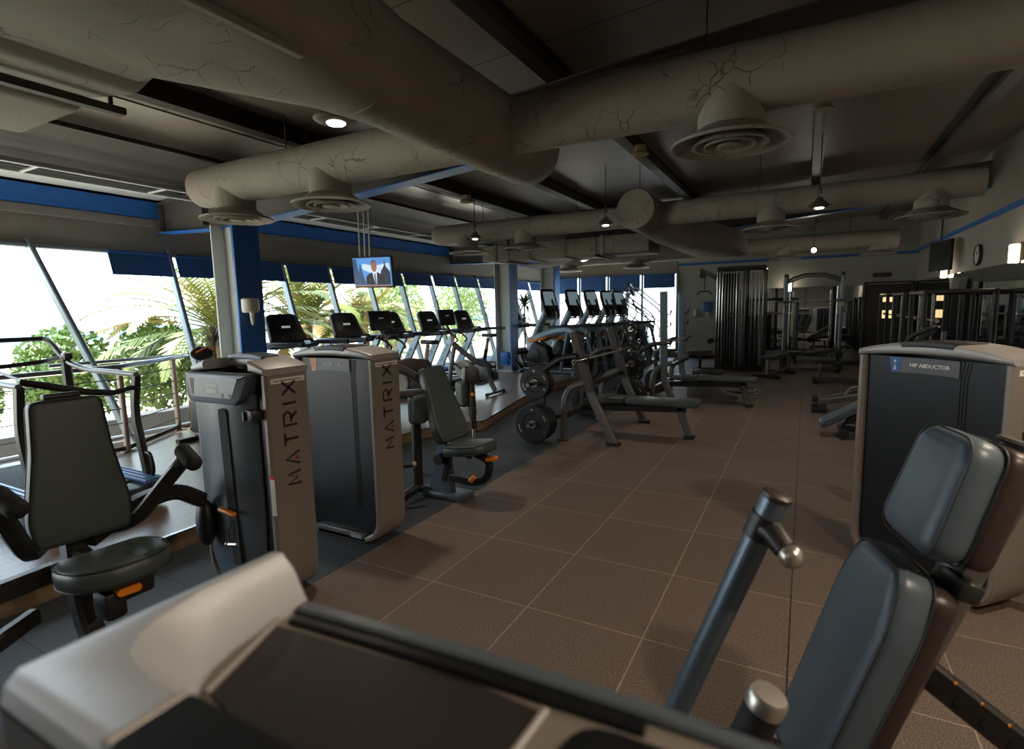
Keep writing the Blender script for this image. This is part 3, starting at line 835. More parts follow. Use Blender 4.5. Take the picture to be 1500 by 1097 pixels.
# --- A: press machine by the windows
A = thing('press_machine', 'grey strength machine with a worded housing and a seat, closest on the left', 'exercise machine', (-2.73, 1.94, 0))
bandA, fpA, crA = tower_body(A, .62, .27, 1.265, 1, open_front=True, plate_word='MATRIX', crown=.06)
bm = BM()   # bulging shroud on the user side
sec = [(-.295, -.10), (-.285, -.135), (-.25, -.16), (-.06, -.172), (.13, -.16), (.19, -.13), (.20, -.10)]
rings = []
for z, sx, sy in ((.07, .8, .5), (.22, .93, .85), (.5, 1, 1), (1.0, 1, 1), (1.16, 1, .95)):
    rings.append([V((-.05 + (x + .05) * sx, -.10 + (y + .10) * sy, z)) for x, y in sec])
loft(bm, rings); sh = part(A, 'stack_shroud', bm, 'panel2')
bm = BM(); prism(bm, rpoly([(-.30, 1.27), (-.30, 1.15), (-.27, 1.105), (.12, 1.105), (.17, 1.14), (.235, 1.27)], .015), -.186, -.10, bev=.012); sp_ = part(A, 'placard_housing', bm, 'placard', parent=sh)
bm = BM(); prism(bm, rpoly([(-.265, 1.25), (-.25, 1.14), (.10, 1.14), (.16, 1.25)], .01), -.188, -.18); part(A, 'placard', bm, 'panel2', parent=sh)
bm = BM(); box(bm, (-.06, -.1885, 1.205), (.1, .002, .016)); box(bm, (-.06, -.1885, 1.175), (.1, .002, .022)); part(A, 'placard_print', bm, 'white', parent=sh)
bm = BM(); prism(bm, [(-.25, 1.24), (-.215, 1.24), (-.225, 1.15), (-.24, 1.15)], -.1895, -.188); part(A, 'placard_accent', bm, 'tan', parent=sh)
for k in range(2):
    bm = BM(); box(bm, (.03 + .06 * k, -.1885, 1.155), (.016, .002, .02)); part(A, 'placard_tick', bm, 'tan', parent=sh)
bm = BM(); prism(bm, rpoly([(-.045, 1.08), (.025, 1.08), (.05, .2), (-.02, .2)], .03), -.175, -.15); part(A, 'pin_slot', bm, 'rubber', parent=sh)
bm = BM(); cyl(bm, (.0, -.2, .51), (.0, -.15, .51), .008, n=8); box(bm, (.0, -.2, .515), (.13, .03, .022), (0, .1, 0), bev=.008); part(A, 'stack_pin', bm, 'orange', parent=sh)
bm = BM(); cyl(bm, (-.03, -.19, .32), (.05, -.19, .335), .011, n=8); ball(bm, (-.035, -.19, .32), .016); part(A, 'selector_peg', bm, 'silver', parent=sh)
bm = BM(); tube(bm, [(.02, -.18, .46), (-.02, -.19, .4), (-.01, -.19, .33)], .003, 5); part(A, 'peg_cord', bm, 'black', parent=sh)
bm = BM(); box(bm, (.308, -.1355, .62), (.03, .004, .2)); part(A, 'warning_label', bm, 'white', parent=bandA)
bm = BM(); box(bm, (.308, -.1365, .73), (.03, .004, .025)); part(A, 'label_flash', bm, 'red', parent=bandA)
bm = BM(); box(bm, (.24, -.16, 1.06), (.07, .07, .06), bev=.01); box(bm, (.21, -.2, 1.06), (.012, .012, .05)); part(A, 'latch', bm, 'framed')
# seat assembly in world coordinates
YC = 1.09
mb = frame_mat((-2.76, YC, .925), (.12, 1, 0), (1, -.12, .06))          # local X = width (+Y), local Y = out of the pad (+X), local Z = -? 
mb = Matrix.Translation(V((-2.76, YC, .925))) @ Matrix(((.1, .99, 0), (.995, -.1, 0), (0, 0, 1))).transposed().to_4x4() if False else mb
def pad_mat(c, width_dir, normal):
    w = V(width_dir).normalized(); nn = V(normal); nn = (nn - w * nn.dot(w)).normalized(); u = nn.cross(w); 
    if u.z < 0: u = -u
    return Matrix.Translation(V(c)) @ Matrix((w, nn, u)).transposed().to_4x4()
mb = pad_mat((-2.76, YC, .925), (.1, 1, 0), (1, -.1, .09))
back = [(-.125, .315), (.125, .315), (.14, .1), (.185, -.18), (.17, -.30), (-.17, -.30), (-.185, -.18), (-.14, .1)]
pad(A, 'backrest', back, .075, 'vinyl', mb, bev=.022)
bm = BM(); prism(bm, [(x * .93, z * .95) for x, z in rpoly(back, .05)], -.068, -.036, bev=.008); bm.transform(mb); part(A, 'backrest_shell', bm, 'black', world=True)
bm = BM(); box(bm, (0, -.03, .325), (.13, .05, .03), bev=.01); bm.transform(mb); part(A, 'backrest_lip', bm, 'black', world=True)
ms = pad_mat((-2.50, YC, .555), (.1, 1, 0), (.12, 0, 1))
seat = [(-.17, -.17), (.17, -.17), (.2, -.02), (.17, .12), (.08, .2), (-.08, .2), (-.17, .12), (-.2, -.02)]
msx = Matrix.Translation(V((-2.50, YC, .555))) @ Matrix((V((.1, .995, 0)), V((-.1, .01, 1)).normalized(), V((.995, -.1, .1)).normalized())).transposed().to_4x4()
pad(A, 'seat', seat, .10, 'vinyl', msx, bev=.04)
bm = BM(); box(bm, (-2.5, YC + .02, .47), (.2, .16, .1), bev=.02); box(bm, (-2.44, YC - .06, .43), (.12, .08, .12), bev=.02); part(A, 'seat_carriage', bm, 'black', world=True)
bm = BM(); rtube(bm, [(-2.46, YC - .01, .50), (-2.34, YC - .03, .49)], .085, .03, b=.01); part(A, 'seat_lever', bm, 'orange', world=True, label='orange seat adjustment lever')
bm = BM(); rtube(bm, fillet([(-2.84, YC, 1.12), (-2.86, YC, .6), (-2.78, YC - .02, .25), (-2.55, YC - .03, .04), (-2.2, YC - .03, .04)], .2), .08, .10); rtube(bm, [(-2.86, YC, .55), (-2.5, YC + .02, .44)], .07, .07); box(bm, (-2.2, YC - .03, .03), (.1, .5, .06), bev=.015)
part(A, 'main_frame', bm, 'framed', world=True)
bm = BM(); rtube(bm, fillet([(-2.84, YC + .05, .58), (-2.9, YC + .3, .66), (-2.93, YC + .5, .66), (-2.93, 1.72, .56)], .15), .09, .08); part(A, 'linking_arm', bm, 'framed', world=True)
bm = BM(); ball(bm, (-2.93, 1.74, .42), .1, (.6, .5, 1.4)); part(A, 'pivot_cover', bm, 'black', world=True)
for s in (-1, 1):
    bm = BM(); rtube(bm, fillet([(-2.86, YC + s * .12, .6), (-2.72, YC + s * .2, .63), (-2.62, YC + s * .28, .79), (-2.53, YC + s * .325, .9)], .1), .06, .06); ar = part(A, 'press_arm', bm, 'framed', world=True)
    bm = BM(); p0, p1 = V((-2.60, YC + s * .3, .83)), V((-2.52, YC + s * .33, .92)); cyl(bm, p0, p1, .034); part(A, 'arm_sleeve', bm, 'frame', world=True, parent=ar)
    bm = BM(); cyl(bm, (-2.52, YC + s * .33, .955), (-2.42, YC + s * .315, .915), .036, n=18); ball(bm, (-2.42, YC + s * .315, .915), .036); ball(bm, (-2.52, YC + s * .33, .955), .036); part(A, 'hand_grip', bm, 'rubber', world=True, parent=ar)
bm = BM(); rtube(bm, [(-2.8, YC - .1, .5), (-2.75, YC - .55, .5)], .07, .08); rtube(bm, [(-2.75, YC - .2, .36), (-2.55, YC - .5, .36)], .05, .07); part(A, 'foot_frame', bm, 'framed', world=True)

# --- B: second machine
B = thing('lateral_machine', 'grey strength machine with a tall worded housing and reclined seat, behind the closest one', 'exercise machine', (-2.82, 2.75, 0))
bandB, fpB, crB = tower_body(B, .74, .27, 1.27, 1, crown=.05)
name_sign(B, fpB, 'BICEPS CURL', .74, .27, 1.27, blue=False)
mB = pad_mat((-2.70, 3.70, .79), (.06, 1, 0), (1, -.06, .38))
backB = [(-.13, .33), (.13, .33), (.2, -.2), (.17, -.33), (-.17, -.33), (-.2, -.2)]
pad(B, 'backrest', backB, .08, 'vinyl', mB, bev=.022)
mS = Matrix.Translation(V((-2.33, 3.58, .475))) @ Matrix((V((.06, .995, 0)), V((-.15, .01, 1)).normalized(), V((.995, -.06, .15)).normalized())).transposed().to_4x4()
pad(B, 'seat', [(-.16, -.19), (.16, -.19), (.18, .0), (.15, .15), (.06, .2), (-.06, .2), (-.15, .15), (-.18, .0)], .085, 'vinyl', mS, bev=.034)
bm = BM(); prism(bm, rpoly([(-.1, 0), (.13, 0), (.09, .42), (.02, .44)], .02), -.035, .035); bm.transform(Matrix.Translation(V((-2.68, 3.62, .05)))); box(bm, (-2.62, 3.64, .03), (.42, .2, .06), bev=.02); part(B, 'pedestal', bm, 'frameb', world=True)
bm = BM(); rtube(bm, fillet([(-2.56, 3.6, .2), (-2.35, 3.6, .17), (-2.2, 3.6, .22), (-2.17, 3.6, .38), (-2.3, 3.6, .42)], .08), .05, .06); rtube(bm, [(-2.62, 3.6, .16), (-2.55, 3.6, .45), (-2.35, 3.6, .40)], .06, .06); cyl(bm, (-2.63, 3.52, .35), (-2.63, 3.68, .35), .045); part(B, 'seat_linkage', bm, 'black', world=True)
bm = BM(); box(bm, (-2.13, 3.56, .41), (.1, .06, .03), (0, -.2, .2), bev=.012); part(B, 'seat_lever', bm, 'orange', world=True, label='orange seat lever')
bm = BM(); cyl(bm, (-2.34, 3.56, .2), (-2.3, 3.56, .24), .02); part(B, 'adjust_tab', bm, 'orange', world=True)
bm = BM(); rtube(bm, [(-2.62, 3.64, .52), (-2.56, 3.62, .35)], .05, .05); part(B, 'seat_post', bm, 'frame', world=True)
bm = BM(); cyl(bm, (-2.92, 3.62, 0.03), (-2.92, 3.62, .7), .042); rtube(bm, [(-2.92, 3.6, .05), (-2.75, 3.62, .05)], .08, .06); cyl(bm, (-2.9, 3.55, .06), (-2.75, 2.92, .06), .04); part(B, 'left_column', bm, 'framed', world=True)
bm = BM(); rtube(bm, fillet([(-3.0, 3.15, 1.12), (-2.95, 3.4, 1.14), (-2.9, 3.55, 1.06), (-2.86, 3.68, .95)], .1), .07, .07); rtube(bm, [(-2.92, 3.05, .93), (-2.8, 3.6, .9)], .06, .06); part(B, 'overhead_arm', bm, 'frame', world=True)
bm = BM(); prism(bm, rpoly([(-.2, -.06), (.2, -.07), (.16, .04), (.0, .07), (-.16, .04)], .03), -.06, .06, bev=.012); bm.transform(TR((-3.05, 3.75, 1.1), (0, 0, 1.2))); part(B, 'pivot_hood', bm, 'brown_cover', world=True)
bm = BM(); prism(bm, rpoly([(-.09, -.17), (.09, -.17), (.09, .0), (.03, .16), (-.05, .16)], .03), -.02, .02); bm.transform(TR((-2.98, 3.32, .82), (0, 0, 1.3))); part(B, 'cam_plate', bm, 'white', world=True, label='white cam plate')
mp = pad_mat((-2.80, 3.50, .77), (.2, 1, 0), (1, -.2, 0))
pad(B, 'arm_pad', [(-.07, -.12), (.07, -.12), (.07, .12), (-.07, .12)], .11, 'vinyl', mp, bev=.025, piping=False)
mp = pad_mat((-2.72, 4.08, .82), (.2, 1, 0), (1, -.2, 0))
pad(B, 'arm_pad', [(-.07, -.12), (.07, -.12), (.07, .12), (-.07, .12)], .11, 'vinyl', mp, bev=.025, piping=False)
bm = BM(); prism(bm, rpoly([(-.075, -.07), (.075, -.07), (.075, .05), (.04, .085), (-.06, .085)], .03), -.05, .05, bev=.012); bm.transform(TR((-2.66, 4.1, .99), (0, 0, .9))); h = part(B, 'arm_head', bm, 'framed', world=True)
bm = BM(); rtube(bm, [(-2.66, 4.1, .93), (-2.64, 4.09, .62)], .07, .06); cyl(bm, (-2.64, 4.09, .62), (-2.63, 4.09, .5), .03); part(B, 'arm_bar', bm, 'framed', world=True, parent=h)
bm = BM(); cyl(bm, (-2.63, 4.09, .58), (-2.625, 4.085, .32), .018); part(B, 'arm_rod', bm, 'chrome', world=True, parent=h)
bm = BM(); cyl(bm, (-2.62, 4.06, .82), (-2.60, 4.05, .82), .016); part(B, 'arm_button', bm, 'orange', world=True, parent=h)
bm = BM(); cyl(bm, (-2.9, 3.12, .36), (-2.72, 3.3, .36), .022); part(B, 'range_handle', bm, 'black', world=True)
bm = BM(); ball(bm, (-2.71, 3.31, .36), .026); part(B, 'handle_tip', bm, 'silver', world=True)
bm = BM(); lathe(bm, [(0, -.02), (.08, -.02), (.08, .02), (0, .02)], axis_mat((-2.92, 3.2, .55), (1, .3, 0))); cyl(bm, (-2.92, 3.2, .1), (-2.92, 3.2, .9), .004, n=6); part(B, 'pulley', bm, 'black', world=True)

# --- hip abductor on the right
H_ = thing('hip_machine', 'dark machine housing with a HIP ABDUCTOR sign, on the right', 'exercise machine', (.68, 3.69, 0), R(-44))
bandH, fpH, crH = tower_body(H_, .80, .28, 1.265, 1, crown=.055)
name_sign(H_, fpH, 'HIP ABDUCTOR', .80, .28, 1.265)
bm = BM(); rtube(bm, fillet([(.15, .14, .06), (.3, .5, .08), (.5, .8, .1)], .1), .08, .08); cyl(bm, (.42, .12, .28), (.55, .2, .28), .03); cyl(bm, (.42, .1, .2), (.6, .2, .16), .035); part(H_, 'linkage', bm, 'chrome')
bm = BM(); rtube(bm, fillet([(-.35, .5, .0), (-.35, .5, .9), (-.25, .5, 1.2), (-.05, .5, 1.24)], .12), .05, .05); part(H_, 'rear_post', bm, 'black')

# --- foreground housing top, seen from above
F = thing('weight_tower', 'light grey machine housing top with a dark recess, in the foreground at the bottom edge', 'exercise machine', (-.18, .275, 0))
bm = BM(); path = [(-.54, .275, 1.25), (-.54, .275, .025), (.18, .275, .025), (.18, .275, 1.25)]
sweep(bm, fillet(path, .17, 8), [(v, u) for u, v in rect(.26, .045, .013)], up=(0, 1, 0)); bandF = part(F, 'band', bm, 'side', world=True)
for nm, y in (('front_panel', .375), ('rear_panel', .17)):
    bm = BM(); prism(bm, rpoly([(-.52, .06), (.16, .06), (.16, 1.23), (-.52, 1.23)], [.14, .14, .01, .01]), y, y + .02); part(F, nm, bm, 'panel', world=True)
def plan(z, inner):
    """U-shaped outline: outer side then the hollow inner side"""
    return [V((x, y, z)) for x, y in inner]
zc = 1.30
outer = [(.19, .15), (-.535, .15), (-.552, .165), (-.548, .395), (-.535, .405)]
topin = [(-.526, .40), (-.527, .35), (-.526, .307), (-.519, .26), (-.505, .235), (-.487, .219), (-.46, .211), (-.43, .208), (-.385, .208), (.03, .208), (.08, .215), (.12, .24), (.14, .29), (.15, .40)]
midin = [(-.516, .404), (-.519, .352), (-.517, .309), (-.508, .267), (-.494, .245), (-.477, .231), (-.455, .223), (-.43, .22), (-.385, .219), (.025, .219), (.07, .226), (.108, .25), (.13, .295), (.14, .404)]
lowin = [(-.502, .408), (-.506, .356), (-.504, .318), (-.493, .286), (-.48, .266), (-.464, .254), (-.445, .247), (-.42, .244), (-.38, .243), (.02, .243), (.06, .25), (.094, .27), (.115, .305), (.125, .408)]
far = [(.19, .405)]
def ring(inn, dz, so):
    o = [(.19 + so, .15 - so), (-.535, .15 - so), (-.552 - so, .165), (-.548 - so, .395), (-.535, .405 + so)]
    return [V((x, y, max(dz, 1.284))) for x, y in o] + [V((x, y, dz)) for x, y in inn] + [V((.19 + so, .405 + so, max(dz, 1.284)))]
bm = BM(); loft(bm, [ring(lowin, 1.238, .006), ring(lowin, 1.245, .006), ring(midin, 1.282, .004), ring(topin, 1.298, 0), ring([(x - .004 if i < 3 else x, y - .004) for i, (x, y) in enumerate(topin)], 1.302, -.008)])
cf = part(F, 'crown', bm, 'shell_light', world=True, ang=28)
bm = BM(); tube_ = [(-.53, .402, 1.245), (-.549, .385, 1.245), (-.552, .17, 1.245), (-.535, .152, 1.245), (.185, .152, 1.245)]; rtube(bm, tube_, .012, .08, up=(0, 0, 1)); part(F, 'crown_skirt', bm, 'frame', world=True, parent=cf)
bm = BM(); prism(bm, rpoly([(-.385, .152), (.05, .152), (.05, .206), (-.385, .206)], .006), -.0025, .0025); bm.transform(Matrix.Translation(V((0, 0, 1.3035))) @ Matrix(((1, 0, 0, 0), (0, 0, 1, 0), (0, 1, 0, 0), (0, 0, 0, 1)))); part(F, 'crown_inlay', bm, 'panel', world=True, parent=cf)
bm = BM(); rtube(bm, [(-.39, .153, 1.3035), (-.39, .205, 1.3035)], .008, .006); part(F, 'inlay_lit_edge', bm, 'cap', world=True, parent=cf)  # pale strip laid in for the lit bevel beside the inlay
bm = BM(); box(bm, (-.19, .33, 1.226), (.66, .165, .024)); pass; part(F, 'recess_tray', bm, 'side', world=True, parent=cf)
bm = BM(); rtube(bm, [(-.50, .399, 1.240), (-.26, .41, 1.243), (-.1, .417, 1.240), (.12, .417, 1.234)], .018, .012); part(F, 'recess_rim', bm, 'panel2', world=True, parent=cf)
bm = BM(); rtube(bm, [(-.49, .378, 1.240), (-.26, .391, 1.243), (-.1, .397, 1.24)], .012, .008); part(F, 'rim_step', bm, 'panel', world=True, parent=cf)
bm = BM(); bm.faces.new([bm.verts.new(V((x, y, 1.2405))) for x, y in ((-.458, .262), (-.495, .362), (-.26, .382), (-.186, .378), (-.196, .25), (-.38, .248))]); part(F, 'recess_plate', bm, 'plate', world=True, parent=cf, flat=True)
bm = BM(); rtube(bm, [(-.462, .26, 1.2425), (-.502, .368, 1.2425)], .006, .006); part(F, 'plate_edge', bm, 'cap', world=True, parent=cf)
bm = BM(); rtube(bm, [(-.188, .25, 1.2425), (-.18, .378, 1.2425)], .006, .006); part(F, 'plate_edge', bm, 'cap', world=True, parent=cf)
bm = BM(); prism(bm, rpoly([(-.16, .25), (.08, .26), (.08, .385), (-.15, .38)], .03), -.003, .003); bm.transform(Matrix.Translation(V((0, 0, 1.241))) @ Matrix(((1, 0, 0, 0), (0, 0, 1, 0), (0, 1, 0, 0), (0, 0, 0, 1)))); part(F, 'side_tray', bm, 'panel', world=True, parent=cf)

# --- foreground seat with headrest
S = thing('leg_machine', 'slate blue padded seat with headrest and steel lever, large at the bottom right', 'exercise machine', (.2, 1.6, 0))
wd = V((-.25, .97, 0)).normalized()
nrm = V((-.93, -.24, .30))
mh = pad_mat((.315, 1.645, 1.112), wd, nrm)
pad(S, 'headrest', [(-.138, -.155), (.138, -.155), (.12, .15), (-.12, .15)], .10, 'vinylb', mh, bev=.042)
bm = BM(); prism(bm, rpoly([(-.132, -.145), (.132, -.145), (.118, .148), (-.118, .148)], .04), -.1, -.036, bev=.02, seg=3); bm.transform(mh); part(S, 'headrest_shell', bm, 'brown_cover', world=True)
mbk = pad_mat((.14, 1.60, .615), wd, nrm)
pad(S, 'backrest', [(-.15, -.36), (.15, -.36), (.16, .2), (.12, .33), (-.12, .33), (-.16, .2)], .10, 'vinylb', mbk, bev=.035)
bm = BM(); prism(bm, rpoly([(-.13, -.35), (.13, -.35), (.13, .31), (-.13, .31)], .05), -.1, -.04, bev=.02); bm.transform(mbk); part(S, 'backrest_shell', bm, 'brown_cover', world=True)
bm = BM(); a = mbk @ V((0, -.1, -.5)); b = mh @ V((0, -.13, .155)); cyl(bm, a, b, .048); c2 = mh @ V((0, -.13, .185)); lathe(bm, [(0, 0), (.06, 0), (.064, .006), (.06, .014), (0, .016)], axis_mat(b, (c2 - b)), 26)
part(S, 'back_post', bm, 'frame', world=True)
bm = BM(); box(bm, (0, -.09, 0), (.1, .05, .05), bev=.01); bm.transform(mh @ Matrix.Translation(V((-.06, 0, -.2)))); part(S, 'clamp', bm, 'framed', world=True)
bm = BM(); lv0, lv1 = V((-.30, 1.36, .40)), V((-.044, 1.35, 1.13)); cyl(bm, lv0, lv1, .031, n=24); d = (lv1 - lv0).normalized(); lever = part(S, 'lever', bm, 'frameb', world=True)
bm = BM(); lathe(bm, [(0, .0), (.031, 0), (.034, .004), (.034, .012), (.024, .018), (0, .018)], axis_mat(lv1, d), 24); part(S, 'lever_cap', bm, 'brown_cover', world=True, parent=lever)
kn = lv1 - d * .075
bm = BM(); q = kn + V((.05, -.045, -.03)); tube(bm, [kn, kn + V((.022, -.02, -.004)), q], [.034, .03, .026], 16); lathe(bm, [(.0, -.03), (.036, -.03), (.036, .03), (0, .03)], axis_mat(kn, d), 20); part(S, 'lever_clamp', bm, 'black', world=True, parent=lever)
bm = BM(); ball(bm, q + V((.012, -.012, -.008)), .027, n=20); part(S, 'lever_knob', bm, 'silver', world=True, parent=lever)
bm = BM(); cyl(bm, (-.115, 1.0, .62), (-.035, 1.0, .865), .033, n=22); part(S, 'hand_grip', bm, 'rubber', world=True)
bm = BM(); dd = V((.08, 0, .245)).normalized(); lathe(bm, [(.034, -.012), (.035, .012), (.03, .02), (0, .021)], axis_mat((-.035, 1.0, .865), dd), 22); part(S, 'grip_cap', bm, 'silver', world=True)
mst = Matrix.Translation(V((-.16, 1.40, .27))) @ Matrix((V((-.25, .97, 0)).normalized(), V((0, 0, 1)), V((.97, .25, 0)).normalized())).transposed().to_4x4()
pad(S, 'seat', [(-.2, -.2), (.2, -.2), (.2, .2), (-.2, .2)], .1, 'vinylb', mst, bev=.035)
bm = BM(); P0, P1 = V((.26, 1.64, .66)), V((.60, 1.58, .45)); rtube(bm, [P0, P1], .03, .075, b=.006); rl = part(S, 'adjust_rail', bm, 'framed', world=True)
for k in range(5):
    c = P0.lerp(P1, .2 + .15 * k); bm = BM(); cyl(bm, c + V((0, -.017, 0)), c + V((0, -.014, 0)), .014, n=14); part(S, 'rail_hole', bm, 'rubber', world=True, parent=rl)
for k in range(4):
    c = P0.lerp(P1, .16 + .15 * k) + V((0, -.0, .036)); bm = BM(); box(bm, c, (.006, .031, .006)); part(S, 'rail_mark', bm, 'orange', world=True, parent=rl)
bm = BM(); rtube(bm, fillet([(.0, 1.6, .04), (.02, 1.6, .2), (.1, 1.62, .5), (.25, 1.64, .66)], .1), .07, .08); rtube(bm, [(-.5, 1.45, .035), (.7, 1.6, .035)], .09, .07); box(bm, (-.4, 1.46, .03), (.08, .6, .06), bev=.01); box(bm, (.65, 1.6, .03), (.08, .6, .06), bev=.01); rtube(bm, [(-.14, 1.45, .06), (-.14, 1.43, .24)], .08, .08); rtube(bm, [(-.32, 1.36, .03), (-.30, 1.36, .44)], .06, .06); rtube(bm, [(-.14, 1.42, .2), (-.12, 1.0, .6)], .04, .04); rtube(bm, [(.60, 1.58, .45), (.64, 1.6, .04)], .05, .05)
part(S, 'base_frame', bm, 'framed', world=True)
bm = BM(); rtube(bm, fillet([(-.27, 1.33, .44), (-.22, 1.3, .47), (-.2, 1.3, .42)], .03), .03, .012); part(S, 'lever_hinge', bm, 'silver', world=True, parent=lever)
# ------------------------------------------------------------ cardio machines
def make_treadmill(lb):
    t = thing('treadmill', lb, 'treadmill', (0, 0, ZP), 0, 'treadmills facing the windows')
    bm = BM(); box(bm, (-.1, 0, .09), (1.3, .74, .1), bev=.02); box(bm, (-.1, .36, .15), (1.2, .1, .05), bev=.015); box(bm, (-.1, -.36, .15), (1.2, .1, .05), bev=.015)
    for x in (-.65, .5): box(bm, (x, 0, .025), (.1, .7, .05))
    part(t, 'deck', bm, 'framed')
    bm = BM(); box(bm, (.0, 0, .148), (1.08, .56, .02)); part(t, 'running_belt', bm, 'belt')
    bm = BM(); prism(bm, rpoly([(-.84, .05), (-.42, .05), (-.42, .2), (-.55, .27), (-.78, .22)], .04), -.36, .36, bev=.03); part(t, 'motor_hood', bm, 'deckgrey')
    for s in (-1, 1):
        bm = BM(); sweep(bm, [(-.56, s * .36, .1), (-.3, s * .36, .6), (-.06, s * .36, 1.02)], [rect(.055, .2, .015), rect(.055, .16, .015), rect(.055, .13, .015)], up=(-.45, 0, .2)); m_ = part(t, 'mast', bm, 'mast')
        mm = frame_mat((-.31, -s * .03 + s * .36 if False else s * .36 - .029, .58), (.24, 0, .45), (-.45, 0, .24)); bm, d = word_bm(mm, .05, .03, .05, .01); part(t, 'mast_lettering', bm, 'letter', parent=m_)
        bm = BM(); rtube(bm, fillet([(-.14, s * .37, 1.02), (.1, s * .38, 1.05), (.72, s * .38, 1.06)], .1), .05, .06); part(t, 'handrail', bm, 'black')
    bm = BM(); prism(bm, rpoly([(-.22, 1.0), (.12, .98), (.16, 1.03), (-.1, 1.08), (-.22, 1.07)], .02), -.4, .4, bev=.012); part(t, 'tray', bm, 'deckgrey')
    bm = BM(); rtube(bm, fillet([(.1, -.3, 1.06), (.22, -.22, 1.1), (.22, .22, 1.1), (.1, .3, 1.06)], .08), .035, .03); part(t, 'sensor_bar', bm, 'black')
    mc = pad_mat((-.07, 0, 1.235), (0, 1, 0), (1, 0, .42))
    bm = BM(); prism(bm, rpoly([(-.3, -.18), (.3, -.18), (.26, .18), (.19, .23), (-.19, .23), (-.26, .18)], .05), -.03, .03, bev=.012); bm.transform(mc); c = part(t, 'console', bm, 'black')
    bm = BM(); prism(bm, rpoly([(-.22, -.08), (.22, -.08), (.2, .18), (-.2, .18)], .01), .031, .033); bm.transform(mc); part(t, 'screen', bm, 'screen', parent=c)
    bm = BM(); 
    for k in range(5): box(bm, (-.06 + .03 * k, .0345, .03), (.018, .002, .03))
    bm.transform(mc); part(t, 'screen_digits', bm, 'scrtxt', parent=c)
    for k in range(4):
        bm = BM(); box(bm, (-.12 + .08 * k, .035, -.13), (.05, .01, .04), bev=.004); bm.transform(mc); part(t, 'button', bm, 'framed', parent=c)
    return t
tm = ['treadmill by the windows, closest to the near column', 'second treadmill past the near column, with a pale lit screen', 'treadmill behind the nearer spin bike', 'treadmill behind the farther spin bike', 'treadmill just before the middle column', 'treadmill half hidden beyond the middle column, beside the plant']
tp = [(-6.3, 5.13), (-6.3, 6.27), (-6.3, 7.33), (-6.3, 8.42), (-6.3, 9.62), (-6.3, 11.95)]
t0 = None
for (x, y), lb in zip(tp, tm):
    if t0 is None: t0 = make_treadmill(lb); t0.location = (x, y, ZP)
    else: t1 = dup(t0, (x, y, ZP), 0, lb)

